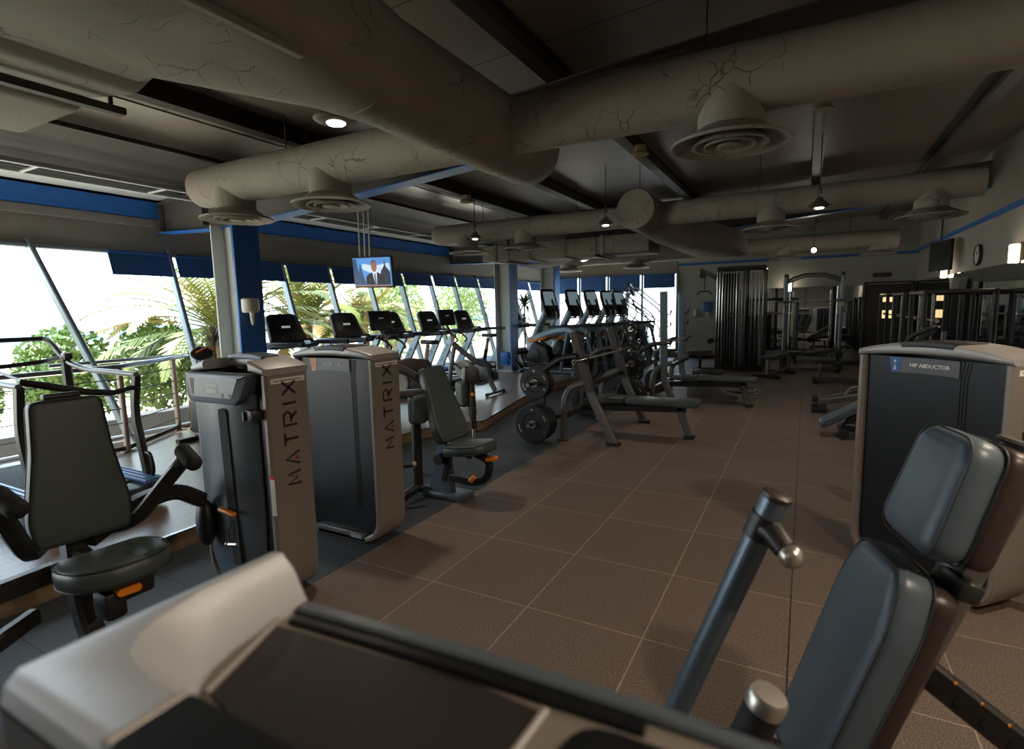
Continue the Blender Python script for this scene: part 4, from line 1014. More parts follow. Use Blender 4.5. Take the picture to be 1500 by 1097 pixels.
def make_bike(lb):
    t = thing('spin_bike', lb, 'exercise bike', (0, 0, ZP), 0, 'spin bikes with tablets')
    bm = BM(); rtube(bm, [(.42, -.29, .035), (.42, .29, .035)], .06, .035); cyl(bm, (.42, -.3, .03), (.42, -.26, .03), .03); cyl(bm, (.42, .26, .03), (.42, .3, .03), .03); part(t, 'rear_foot', bm, 'black')
    bm = BM(); rtube(bm, [(-.55, -.27, .035), (-.55, .27, .035)], .06, .035); part(t, 'front_foot', bm, 'black')
    bm = BM(); rtube(bm, fillet([(-.42, 0, .86), (-.25, 0, .74), (.1, 0, .52), (.26, 0, .5)], .15), .07, .1, b=.03); part(t, 'main_beam', bm, 'framed')
    bm = BM(); rtube(bm, fillet([(.2, 0, .62), (.26, 0, .4), (.33, 0, .2), (.42, 0, .06)], .1), .06, .09, b=.02); rtube(bm, [(-.4, 0, .84), (-.5, 0, .4), (-.55, 0, .05)], .06, .08, b=.02); part(t, 'legs', bm, 'frame')
    bm = BM(); cyl(bm, (.2, 0, .55), (.26, 0, .78), .035); part(t, 'post_sleeve', bm, 'black')
    bm = BM(); cyl(bm, (.255, 0, .76), (.30, 0, .98), .03); part(t, 'seat_post', bm, 'cream')
    bm = BM(); prism(bm, rpoly([(-.14, -.03), (.12, -.085), (.14, 0), (.12, .085), (-.14, .03)], .03), -.03, .03, bev=.018); bm.transform(Matrix.Translation(V((.32, 0, 1.02))) @ Matrix(((1, 0, 0, 0), (0, 0, 1, 0), (0, 1, 0, 0), (0, 0, 0, 1)))); part(t, 'saddle', bm, 'black')
    bm = BM(); lathe(bm, [(.17, -.03), (.235, -.03), (.235, .03), (.17, .03), (.17, -.03)], axis_mat((.12, 0, .38), (0, 1, 0)), 30); g = part(t, 'flywheel_guard', bm, 'black')
    bm = BM(); lathe(bm, [(0, -.02), (.16, -.02), (.17, 0), (.16, .02), (0, .02)], axis_mat((.12, 0, .38), (0, 1, 0)), 30); part(t, 'flywheel', bm, 'chrome', parent=g)
    bm = BM(); lathe(bm, [(0, -.05), (.15, -.05), (.165, -.03), (.165, .03), (.15, .05), (0, .05)], axis_mat((-.22, 0, .42), (0, 1, 0)), 28); part(t, 'crank_cover', bm, 'cream')
    for s in (-1, 1):
        bm = BM(); rtube(bm, [(-.22, s * .08, .42), (-.22 + s * .12, s * .09, .42 - s * .1)], .02, .03); box(bm, (-.22 + s * .12, s * .15, .42 - s * .1), (.1, .1, .03), bev=.008); part(t, 'pedal', bm, 'framed')
    bm = BM(); cyl(bm, (-.42, 0, .82), (-.46, 0, 1.08), .03); part(t, 'bar_post', bm, 'cream')
    bm = BM()
    tube(bm, [(-.35, -.24, 1.12), (-.45, -.22, 1.08), (-.5, -.15, 1.08), (-.5, .15, 1.08), (-.45, .22, 1.08), (-.35, .24, 1.12)], .017, 8, fil=.06)
    for s in (-1, 1): tube(bm, [(-.48, s * .14, 1.08), (-.3, s * .15, 1.02), (-.22, s * .15, .94), (-.28, s * .15, .9)], .015, 8, fil=.06)
    part(t, 'handlebar', bm, 'black')
    mc = pad_mat((-.55, 0, 1.33), (0, 1, 0), (1, 0, .18))
    bm = BM(); box(bm, (0, 0, 0), (.46, .035, .29), bev=.012); bm.transform(mc); c = part(t, 'tablet', bm, 'black')
    bm = BM(); box(bm, (0, .019, 0), (.43, .002, .26)); bm.transform(mc); part(t, 'tablet_screen', bm, 'screen', parent=c)
    bm = BM(); box(bm, (0, .0205, .03), (.1, .001, .012)); bm.transform(mc); part(t, 'tablet_mark', bm, 'scrlit', parent=c)
    bm = BM(); rtube(bm, [(-.47, 0, 1.08), (-.57, 0, 1.2), (-.57, 0, 1.33)], .04, .03); part(t, 'tablet_arm', bm, 'black')
    return t
b0 = make_bike('spin bike with a black tablet, nearer of the two on the wood platform'); b0.location = (-4.95, 6.1, ZP)
dup(b0, (-5.07, 7.95, ZP), 0, 'spin bike with a black tablet, farther of the two, foot near the platform edge')

def make_elliptical(lb):
    t = thing('elliptical_trainer', lb, 'cross trainer', (0, 0, ZP), 0, 'cross trainers in a row')
    bm = BM(); rtube(bm, [(-.75, 0, .05), (.75, 0, .05)], .14, .07); rtube(bm, [(-.7, -.28, .035), (-.7, .28, .035)], .08, .06); rtube(bm, [(.72, -.3, .035), (.72, .3, .035)], .08, .06); part(t, 'base_frame', bm, 'frameb')
    bm = BM(); prism(bm, rpoly([(-.56, .1), (-.1, .08), (.05, .3), (-.05, .6), (-.3, .72), (-.45, .66), (-.6, .38)], .06), -.13, .13, bev=.04, seg=3); part(t, 'drive_housing', bm, 'black')
    for s in (-1, 1):
        bm = BM(); lathe(bm, [(0, 0), (.15, 0), (.16, .012), (.14, .02), (0, .02)], axis_mat((-.36, s * .13, .40), (0, s, 0)), 24); part(t, 'drive_disc', bm, 'framed')
        bm = BM(); prism(bm, rpoly([(-.42, .70), (.02, .80), (.12, .9), (-.08, .9), (-.4, .80)], .03), -.02, .02, bev=.008); bm.transform(Matrix.Translation(V((0, s * .265, -.02)))); part(t, 'accent', bm, 'orange', label='orange accent strip')
        bm = BM(); sweep(bm, fillet([(-.45, s * .24, .74), (-.1, s * .26, .86), (.3, s * .28, .98), (.62, s * .28, 1.0), (.8, s * .28, .9)], .15), rect(.07, .13, .025), up=(0, 0, 1)); sd = part(t, 'side_shell', bm, 'mast')
        bm = BM(); rtube(bm, [(.12, s * .28, 1.05), (.85, s * .28, 1.05)], .08, .06, b=.02); part(t, 'shell_top', bm, 'black', parent=sd)
        bm = BM(); rtube(bm, [(.74, s * .28, .92), (.98, s * .28, .02)], .055, .07); rtube(bm, [(.6, s * .28, .95), (.4, s * .28, .05)], .05, .06); part(t, 'rear_leg', bm, 'frameb')
        bm = BM(); rtube(bm, fillet([(-.62, s * .17, .3), (-.1, s * .19, .22 + s * .06), (.5, s * .19, .42), (.62, s * .2, .9)], .1), .05, .06); part(t, 'pedal_arm', bm, 'framed')
        bm = BM(); box(bm, (.1, s * .19, .33 + s * .08), (.4, .16, .05), (0, -.12, 0), bev=.02); part(t, 'pedal', bm, 'black')
        bm = BM(); tube(bm, [(-.3, s * .25, .72), (.02, s * .27, .9), (.3, s * .3, 1.15), (.36, s * .3, 1.3), (.22, s * .29, 1.62)], .018, 8, fil=.18); ma = part(t, 'swing_handle', bm, 'frame')
        bm = BM(); tube(bm, [(.33, s * .3, 1.38), (.215, s * .29, 1.64)], .024, 8); part(t, 'swing_grip', bm, 'rubber', parent=ma)
    bm = BM(); cyl(bm, (-.82, -.24, .46), (-.82, .24, .46), .065, n=16); rtube(bm, [(-.7, 0, .1), (-.82, 0, .46)], .04, .05); part(t, 'front_roller', bm, 'rubber')
    for s in (-1, 1):
        bm = BM(); box(bm, (-.95, s * .12, .2), (.36, .13, .045), (0, .75, 0), bev=.02); part(t, 'foot_paddle', bm, 'black')
    bm = BM(); sweep(bm, [(-.52, 0, .5), (-.32, 0, 1.0), (-.1, 0, 1.42)], [rect(.2, .2, .05), rect(.17, .15, .04), rect(.14, .12, .03)], up=(-.45, 0, .25)); m_ = part(t, 'mast', bm, 'mast')
    mm = frame_mat((-.28, -.095, .98), (.24, 0, .48), (-.48, 0, .24)); bm, d = word_bm(mm, .05, .03, .05, .01); part(t, 'mast_lettering', bm, 'letter', parent=m_)
    bm = BM()
    for s in (-1, 1): tube(bm, [(-.14, s * .05, 1.34), (-.05, s * .16, 1.22), (.12, s * .17, 1.22), (.16, s * .14, 1.36), (.02, s * .15, 1.52)], .016, 8, fil=.06)
    tube(bm, [(-.05, -.16, 1.22), (-.05, .16, 1.22)], .02, 8); part(t, 'fixed_handles', bm, 'black')
    mc = pad_mat((-.02, 0, 1.56), (.4, .92, 0), (1, -.43, .42))
    bm = BM(); prism(bm, rpoly([(-.19, -.33), (.19, -.33), (.2, .14), (.16, .34), (-.16, .34), (-.2, .14)], .06), -.035, .035, bev=.015); bm.transform(mc); c = part(t, 'console', bm, 'black')
    bm = BM(); prism(bm, rpoly([(-.15, -.06), (.15, -.06), (.14, .27), (-.14, .27)], .01), .036, .038); bm.transform(mc); part(t, 'screen', bm, 'scrlit', parent=c)
    bm = BM(); box(bm, (0, .037, -.2), (.26, .006, .14), bev=.002); bm.transform(mc); part(t, 'keypad', bm, 'screen', parent=c)
    return t
ew = ['cross trainer with an orange accent, first of the row and closest', 'second cross trainer in the row', 'third cross trainer in the row', 'fourth cross trainer in the row', 'fifth cross trainer in the row, farthest']
ep = [(-5.02, 11.1), (-4.78, 11.93), (-4.57, 12.6), (-4.42, 13.36), (-4.32, 14.02)]
e0 = None
for (x, y), lb in zip(ep, ew):
    if e0 is None: e0 = make_elliptical(lb); e0.location = (x, y, ZP); e0.rotation_euler = (0, 0, -.12)
    else: dup(e0, (x, y, ZP), -.12, lb)

def make_climber(lb):
    t = thing('stair_climber', lb, 'stair climber', (0, 0, ZP), 0, 'stair climbers in the far corner')
    bm = BM(); prism(bm, rpoly([(-.6, 0), (.6, 0), (.62, .15), (.1, .9), (-.3, 1.0), (-.6, .8)], .06), -.36, .36, bev=.03); part(t, 'body', bm, 'framed')
    for k in range(4):
        bm = BM(); box(bm, (.5 - .15 * k, 0, .32 + .2 * k), (.22, .5, .03)); part(t, 'step', bm, 'black')
    bm = BM(); sweep(bm, [(-.45, 0, .9), (-.3, 0, 1.4), (-.2, 0, 1.7)], rect(.2, .14, .03), up=(1, 0, 0)); part(t, 'mast', bm, 'mast')
    mc = pad_mat((-.12, 0, 1.78), (0, 1, 0), (1, 0, .5)); bm = BM(); box(bm, (0, 0, 0), (.34, .07, .42), bev=.03); bm.transform(mc); c = part(t, 'console', bm, 'black')
    bm = BM(); box(bm, (0, .036, .05), (.24, .004, .22)); bm.transform(mc); part(t, 'screen', bm, 'screen', parent=c)
    for s in (-1, 1):
        bm = BM(); tube(bm, [(-.35, s * .36, 1.0), (-.28, s * .36, 1.75), (-.1, s * .36, 1.88), (.75, s * .36, 1.25), (.85, s * .36, 1.1), (.8, s * .36, .5)], .02, 8, fil=.12); tube(bm, [(-.2, s * .36, 1.4), (.7, s * .36, .85), (.82, s * .36, .7)], .018, 8, fil=.08); part(t, 'handrail', bm, 'black')
    return t
c0 = make_climber('stair climber with long sloped handrails, nearer of the two behind the cross trainers'); c0.location = (-4.62, 15.15, ZP)
dup(c0, (-4.5, 16.15, ZP), 0, 'stair climber against the back windows, farther of the two').scale = (1, 1, 1.1)

# big self-driven treadmill on the far left
T_ = thing('sprint_treadmill', 'treadmill with tall bent handrails and a strap, on the far left by the railing', 'treadmill', (-5.2, 1.9, ZP))
bm = BM(); box(bm, (-5.3, 1.92, .22), (1.9, .78, .16), bev=.03); part(T_, 'deck', bm, 'framed', world=True)
bm = BM()
for k in range(22): box(bm, (-6.0 + .066 * k, 1.92, .305), (.055, .5, .02), bev=.006)
part(T_, 'slat_belt', bm, 'belt', world=True)
for s in (-1, 1):
    bm = BM(); box(bm, (-5.3, 1.92 + s * .33, .315), (1.8, .14, .04), bev=.012)
    for k in range(3): box(bm, (-5.3, 1.92 + s * (.29 + .04 * k), .338), (1.7, .012, .008))
    part(T_, 'foot_rail', bm, 'deckgrey', world=True)
bm, d = word_bm(frame_mat((-5.0, 1.92 - .392, .22), (1, 0, 0), (0, 0, 1)), .06, .03, .07, .012); part(T_, 'deck_lettering', bm, 'white', world=True)
for y, s in ((2.28, 1), (1.56, -1)):
    bm = BM(); rtube(bm, fillet([(-4.55, y, .3), (-4.6, y + s * .0, .55), (-4.66, y, .82), (-4.58, y, 1.13)], .12), .045, .075); part(T_, 'upright', bm, 'framed', world=True)
    bm = BM(); tube(bm, [(-4.58, y, 1.13), (-5.0, y, 1.14), (-5.3, y, 1.14), (-5.68, y, 1.2), (-5.9, y, 1.36), (-6.05, y, 1.4)], .022, 10, fil=.12); part(T_, 'handrail', bm, 'frame', world=True)
    bm = BM(); tube(bm, [(-4.6, y, .5), (-4.5, y, .52), (-4.46, y, .4), (-4.5, y, .3)], .014, 8, fil=.05); part(T_, 'side_handle', bm, 'black', world=True)
    bm = BM(); rtube(bm, [(-5.68, y, .3), (-5.68, y, 1.22)], .06, .08); box(bm, (-5.66, y, 1.25), (.08, .06, .06), bev=.01); part(T_, 'front_post', bm, 'framed', world=True)
bm = BM(); tube(bm, [(-6.05, 2.28, 1.4), (-6.1, 1.92, 1.4), (-6.05, 1.56, 1.4)], .022, 10, fil=.05); tube(bm, [(-5.75, 2.28, 1.24), (-5.92, 2.2, 1.2), (-5.95, 1.92, 1.18), (-5.92, 1.64, 1.2), (-5.75, 1.56, 1.24)], .02, 10, fil=.1); part(T_, 'front_hoop', bm, 'black', world=True)
bm = BM(); tube(bm, [(-4.6, 1.58, 1.16), (-4.52, 1.7, 1.12), (-4.5, 1.92, 1.05), (-4.54, 2.1, 1.02), (-4.62, 2.27, 1.03)], [.022, .026, .024, .02, .018], 10); part(T_, 'strap', bm, 'rubber', world=True)
bm = BM(); tube(bm, [(-6.0, 1.92, 1.38), (-5.6, 1.75, 1.2), (-4.62, 1.6, 1.16)], .01, 6); part(T_, 'tether', bm, 'black', world=True)

# ------------------------------------------------------------ benches
def make_bench(lb, name='bench_press', zt=1.29, tall=False):
    t = thing(name, lb, 'weight bench', (0, 0, 0), 0)
    for s in (-1, 1):
        y = s * .67
        bm = BM(); rtube(bm, fillet([(-.12, y, .02), (-.3, y, .42), (-.315, y, .6), (-.33, y, zt)] if tall else [(.12, y, .02), (-.02, y, .32), (-.13, y, .52), (-.27, y, 1.0), (-.35, y, zt)], .12), .06, .1, b=.02); up = part(t, 'upright', bm, 'frame')
        k = (zt - .56) / .73
        bm = BM(); rtube(bm, [(-.315, y, .66), (-.331, y, zt + .012)] if tall else [(-.155, y + s * .004, .6), (-.26, y + s * .004, .98), (-.352, y + s * .004, zt + .012)], .07, .115, b=.02); part(t, 'upright_cover', bm, 'frameb' if tall else 'brown_cover', parent=up)
        bm = BM(); box(bm, (-.12 if tall else .12, y, .02), (.16, .1, .04), bev=.012); part(t, 'rubber_foot', bm, 'rubber', parent=up)
        bm = BM(); rtube(bm, fillet([(-.5, y, .02), (-.48, y, .5), (-.4, y, .66), (-.2, y, .72)], .16), .06, .08, b=.02); box(bm, (-.5, y, .015), (.12, .08, .03), bev=.008); part(t, 'rear_leg', bm, 'frame')
        bm = BM()
        for z in ((1.0, 1.3, 1.48) if tall else (.97, 1.15)):
            x = -.3 if tall else -.255 - (z - .97) * .3
            rtube(bm, [(x, y, z - .04), (x + .075, y, z - .03), (x + .085, y, z + .03)], .05, .02)
        part(t, 'bar_hook', bm, 'black', parent=up)
        bm = BM(); rtube(bm, fillet([(-.3, y + s * .05, 1.02), (-.5, y + s * .05, 1.0), (-.68, y + s * .05, .88), (-.72, y + s * .05, .72)], .12), .05, .07, b=.02); part(t, 'spotter_arm', bm, 'black')
        bm = BM(); rtube(bm, [(-.5, y, .3), (-.76, y, .24)], .05, .05); rtube(bm, [(-.76, y, .12), (-.76, y, .8)], .05, .06); part(t, 'storage_post', bm, 'framed')
        bm = BM()
        for z in (.235, .71): cyl(bm, (-.76, y - s * .05, z), (-.76, y + s * .42, z), .024)
        part(t, 'storage_peg', bm, 'chrome')
    bm = BM(); rtube(bm, [(-.48, -.62, .3), (-.48, .62, .3)], .06, .08); rtube(bm, [(-.48, 0, .3), (.8, 0, .36)], .07, .09); rtube(bm, [(-.2, -.64, .68), (-.2, .64, .68)], .05, .06); part(t, 'spine', bm, 'framed')
    bm = BM(); rtube(bm, [(.72, 0, .38), (.84, 0, .02)], .07, .09, b=.02); part(t, 'front_leg', bm, 'frame')
    bm = BM(); box(bm, (.84, 0, .02), (.12, .14, .04), bev=.012); part(t, 'front_foot', bm, 'rubber')
    bm = BM(); box(bm, (.52, 0, .425), (.86, .28, .075), bev=.022, seg=3); part(t, 'seat_pad', bm, 'vinyl')
    bm = BM(); box(bm, (-.12, 0, .425), (.36, .28, .075), bev=.022, seg=3); part(t, 'head_pad', bm, 'vinyl')
    return t
b1 = make_bench('bench press with a flat green-grey pad, nearest on the aisle'); b1.location = (-2.0, 6.53, 0)
b2 = make_bench('tall bench press with dark cushions, farther along the aisle', zt=1.78, tall=True); b2.location = (-1.55, 8.95, 0)

def make_barbell(lb, loc, L=2.1):
    t = thing('barbell', lb, 'barbell', loc, 0)
    bm = BM(); cyl(bm, (0, -L / 2, 0), (0, L / 2, 0), .014, n=12); part(t, 'shaft', bm, 'silver')
    for s in (-1, 1):
        bm = BM(); cyl(bm, (0, s * (L / 2 - .4), 0), (0, s * L / 2, 0), .025, n=16); cyl(bm, (0, s * (L / 2 - .42), 0), (0, s * (L / 2 - .39), 0), .04, n=16); part(t, 'sleeve', bm, 'chrome')
    return t
make_barbell('long steel barbell across the nearest bench press', (-2.215, 6.55, .985))
make_barbell('steel barbell resting on the tall far bench press', (-1.785, 8.95, 1.03))

def make_plate(lb, r, w, loc, group):
    t = thing('weight_plate', lb, 'weight plate', loc, 0, group)
    bm = BM(); lathe(bm, [(.027, -w/2), (.06, -w/2), (.065, -w*.3), (r*.52, -w*.3), (r*.56, -w/2), (r*.97, -w/2), (r, -w*.35), (r, w*.35), (r*.97, w/2), (r*.56, w/2), (r*.52, w*.3), (.065, w*.3), (.06, w/2), (.027, w/2), (.027, -w/2)], axis_mat((0, 0, 0), (0, 1, 0)), 30); b = part(t, 'disc', bm, 'iron')
    bm = BM(); lathe(bm, [(.026, -w*.52), (.05, -w*.52), (.05, w*.52), (.026, w*.52), (.026, -w*.52)], axis_mat((0, 0, 0), (0, 1, 0)), 18); part(t, 'hub', bm, 'chrome')
    for a in (.5, 3.4):
        bm = BM(); box(bm, (math.cos(a) * r * .78, -w * .51, math.sin(a) * r * .78), (.014, .003, r * .3), (0, -a, 0)); part(t, 'marking', bm, 'tan')
    bm = BM()
    for a in (1.6, 3.7, 5.8): cyl(bm, (math.cos(a) * r * .76, -w * .53, math.sin(a) * r * .76), (math.cos(a) * r * .76, -w * .48, math.sin(a) * r * .76), .011, n=8)
    part(t, 'stud', bm, 'silver')
    return t
pg = {}
def plates(bx, by, s, z, r, w, n, words):
    for k in range(n):
        y = by + s * (.67 + .12 + (w + .006) * k)
        lb = 'black weight plate on the %s, %s' % (words, ('innermost', 'second out', 'third out', 'fourth out')[k] if n > 1 else 'alone on its peg')
        if n > 1 and k == n - 1: lb = 'black weight plate on the %s, outermost' % words
        key = (r, w)
        if key not in pg: pg[key] = make_plate(lb, r, w, (bx - .76, y, z), 'weight plates on the benches')
        else: dup(pg[key], (bx - .76, y, z), 0 if s < 0 else PI, lb)
plates(-2.0, 6.53, -1, .235, .225, .05, 4, 'lower near peg of the nearest bench')
plates(-2.0, 6.53, -1, .71, .19, .045, 3, 'upper near peg of the nearest bench')
plates(-2.0, 6.53, 1, .235, .225, .05, 3, 'lower far peg of the nearest bench')
plates(-2.0, 6.53, 1, .71, .19, .045, 2, 'upper far peg of the nearest bench')
plates(-1.55, 8.95, -1, .235, .225, .05, 3, 'lower near peg of the tall bench')
plates(-1.55, 8.95, -1, .71, .19, .045, 2, 'upper near peg of the tall bench')
plates(-1.55, 8.95, 1, .235, .225, .05, 2, 'lower far peg of the tall bench')

# plate tree between the benches and the platform
pt = thing('plate_tree', 'plate storage tree behind the benches, near the platform edge', 'weight rack', (-2.85, 10.1, 0))
bm = BM(); rtube(bm, [(0, 0, .05), (0, 0, 1.25)], .07, .07); rtube(bm, [(-.3, -.25, .035), (.3, .25, .035)], .07, .06); rtube(bm, [(-.3, .25, .035), (.3, -.25, .035)], .07, .06); part(pt, 'post', bm, 'framed')
for k, z in enumerate((.35, .75, 1.15)):
    for s in (-1, 1):
        bm = BM(); cyl(bm, (0, 0, z), (0, s * .3, z + .03), .024); part(pt, 'peg', bm, 'chrome')
for k, z in enumerate((.36, .76, 1.16)):
    r = (.225, .19, .15)[k]; w = (.05, .045, .04)[k]
    key = (r, w)
    lb = 'black weight plate on the storage tree, ' + ('bottom peg', 'middle peg', 'top peg')[k]
    if key not in pg: pg[key] = make_plate(lb, r, w, (-2.85, 9.97, z), 'weight plates on the storage tree')
    else: dup(pg[key], (-2.85, 9.97, z), 0, lb, 'weight plates on the storage tree')
    dup(pg[key], (-2.85, 9.97 - w - .01, z), 0, lb + ' outer', 'weight plates on the storage tree')

# back extension / low machine on the aisle in front of the tall bench
L_ = thing('low_machine', 'low grey floor machine with a chrome foot loop beside the tall bench', 'exercise machine', (-1.2, 9.55, 0))
bm = BM(); prism(bm, rpoly([(-.55, 0.0), (.25, .0), (.3, .08), (.05, .14), (-.12, .3), (-.2, .42), (-.35, .42), (-.55, .2)], .05), -.05, .05, bev=.02); part(L_, 'side_shell', bm, 'frame')
bm = BM(); tube(bm, [(-.2, .1, .2), (.1, .12, .1), (.55, .1, .1), (.6, .35, .1), (.5, .55, .12), (.0, .5, .16)], .025, 10, fil=.08); part(L_, 'foot_loop', bm, 'chrome')
bm = BM(); rtube(bm, [(-.5, 0, .1), (-.3, .5, .1)], .07, .07); rtube(bm, [(-.3, 0, .3), (-.2, .5, .34)], .06, .06); box(bm, (-.25, .3, .42), (.5, .3, .07), bev=.02); part(L_, 'linkage', bm, 'framed')

def flat_bench(lb, loc, rz, inc=0., L=1.1):
    t = thing('flat_bench', lb, 'weight bench', loc, rz)
    bm = BM(); box(bm, (L * .18, 0, 0), (L * .62, .28, .08), bev=.022, seg=3); bm.transform(TR((0, 0, .43), (0, -inc, 0))); part(t, 'back_pad', bm, 'vinyld')
    bm = BM(); box(bm, (-L * .33, 0, .43), (L * .3, .28, .08), bev=.022, seg=3); part(t, 'seat_pad', bm, 'vinyld')
    bm = BM(); rtube(bm, [(-L * .45, 0, .06), (L * .5, 0, .06)], .08, .07); rtube(bm, [(-L * .35, 0, .39), (L * .3, 0, .37)], .06, .06); part(t, 'frame', bm, 'frame')
    for x in (-L * .42, L * .42):
        bm = BM(); rtube(bm, [(x, 0, .06), (x * .9, 0, .39)], .06, .06); part(t, 'leg', bm, 'frame')
        bm = BM(); rtube(bm, [(x * 1.1, -.25, .04), (x * 1.1, .25, .04)], .07, .06); box(bm, (x * 1.1, -.25, .03), (.09, .06, .06), bev=.01); box(bm, (x * 1.1, .25, .03), (.09, .06, .06), bev=.01); part(t, 'foot', bm, 'rubber')
    return t
flat_bench('long dark flat bench right of the aisle, behind the floor machine', (.78, 12.3, 0), 0, 0, 1.2)
flat_bench('dark bench in front of the arched cable station', (.15, 14.2, 0), .1, .15)
flat_bench('dark bench left of the arched cable station', (-.55, 13.1, 0), 1.3, .0)
# low inclined bench near the hip machine
t = thing('decline_bench', 'dark sloping bench pad half hidden behind the right machine', 'weight bench', (.55, 7.4, 0))
bm = BM(); box(bm, (0, 0, 0), (.95, .3, .09), (0, -.56, 0), bev=.022, seg=3); bm.transform(TR((.07, 0, .38))); part(t, 'pad', bm, 'vinylb')
bm = BM(); rtube(bm, [(-.1, 0, .1), (.1, 0, .35)], .08, .08); rtube(bm, [(-.1, 0, .08), (.5, 0, .08)], .06, .06); part(t, 'frame', bm, 'black')
bm = BM(); cyl(bm, (-.1, -.25, .06), (-.1, .25, .06), .05); part(t, 'wheel', bm, 'rubber')
bm = BM(); cyl(bm, (-.08, -.02, .14), (.5, -.05, .14), .022); part(t, 'handle', bm, 'chrome')
t = thing('ab_bench', 'low folded steel floor machine with a row of holes right of the aisle', 'exercise machine', (.5, 9.0, 0))
bm = BM(); rtube(bm, [(-.3, 0, .12), (.5, 0, .3)], .05, .08); rtube(bm, [(-.3, .12, .14), (.2, .12, .3)], .03, .04); part(t, 'rail', bm, 'frame')
bm = BM()
for k in range(9): cyl(bm, (-.08 + .06 * k, -.03, .17 + .0135 * k), (-.08 + .06 * k, -.024, .17 + .0135 * k), .01, n=8)
part(t, 'rail_hole', bm, 'rubber')
bm = BM(); box(bm, (-.27, 0, .04), (.2, .4, .08), bev=.02); box(bm, (.45, 0, .04), (.12, .4, .08), bev=.02); rtube(bm, [(.45, 0, .05), (.45, 0, .28)], .06, .06); part(t, 'foot', bm, 'rubber')
bm = BM(); cyl(bm, (-.33, -.2, .19), (-.33, .2, .19), .04); part(t, 'roller', bm, 'rubber')
bm = BM(); rtube(bm, fillet([(.05, .05, .24), (.12, .05, .36), (.3, .05, .38), (.5, .05, .3)], .05), .03, .03); part(t, 'lever', bm, 'silver')

# ------------------------------------------------------------ back of the room
G = thing('cable_tower', 'tall dark multi-station cable tower with chrome guide rods', 'exercise machine', (-1.35, 14.1, 0))
bm = BM()
for x in (-.5, .1, .5):
    for y in (-.3, .3): rtube(bm, [(x, y, .0), (x, y, 2.45)], .07, .07)
for z in (.05, 2.42): rtube(bm, [(-.5, -.3, z), (.5, -.3, z)], .07, .08); rtube(bm, [(-.5, .3, z), (.5, .3, z)], .07, .08); rtube(bm, [(-.5, -.3, z), (-.5, .3, z)], .07, .08); rtube(bm, [(.5, -.3, z), (.5, .3, z)], .07, .08)
part(G, 'frame', bm, 'framed')
bm = BM(); box(bm, (-.3, -.27, 1.2), (.5, .02, 2.2)); box(bm, (.25, -.1, .7), (.25, .3, 1.2), bev=.02); box(bm, (-.25, 0, .45), (.4, .4, .9), bev=.02); part(G, 'weight_stack', bm, 'black')
for k in range(11):
    bm = BM(); x = -.52 + .062 * k; cyl(bm, (x, -.34 - .03 * math.sin(k), .1), (x, -.34 - .03 * math.sin(k), 2.35), .014, n=10); part(G, 'guide_rod', bm, 'chrome' if k in (0, 1, 2, 7) else 'chromed')  # brighter chrome on a few rods puts the highlights into their material
for k in range(4):
    bm = BM(); x = .25 + .08 * k; cyl(bm, (x, -.33, .1), (x, -.33, 2.3), .016, n=10); part(G, 'guide_rod', bm, 'chromed')
bm = BM(); tube(bm, [(-.35, -.4, 1.28), (-.3, -.41, 1.3), (-.1, -.41, 1.3), (-.05, -.4, 1.28)], .012, 8); part(G, 'front_badge', bm, 'silver')
bm = BM(); rtube(bm, [(-.35, -.1, 2.1), (-.9, -.4, 2.4)], .06, .1); lathe(bm, [(0, -.02), (.08, -.02), (.08, .02), (0, .02)], axis_mat((-.84, -.4, 2.28), (0, 1, 0))); part(G, 'pulley_arm', bm, 'framed')
bm = BM(); cyl(bm, (-.8, -.4, 2.25), (-.8, -.4, 1.92), .006, n=6); 
for k in range(4): ball(bm, (-.8, -.4, 2.2 - .07 * k), .018, n=8)
part(G, 'cable', bm, 'black')
bm = BM(); tube(bm, [(-.97, -.42, 1.82), (-.9, -.41, 1.9), (-.7, -.39, 1.9), (-.63, -.38, 1.82)], .016, 8, fil=.05); part(G, 'pulldown_bar', bm, 'black')
bm = BM(); box(bm, (-.85, -.5, .46), (.5, .32, .07), bev=.02); part(G, 'seat_pad', bm, 'vinyl')
bm = BM(); rtube(bm, [(-.85, -.5, .02), (-.85, -.5, .42)], .07, .07); rtube(bm, [(-1.0, -.5, .04), (-.4, -.35, .04)], .07, .06); rtube(bm, [(-.5, -.4, .05), (-.5, -.4, .6)], .06, .06); part(G, 'seat_frame', bm, 'framed')
bm = BM(); cyl(bm, (-.62, -.62, .72), (-.62, -.3, .72), .06); part(G, 'knee_roller', bm, 'rubber')

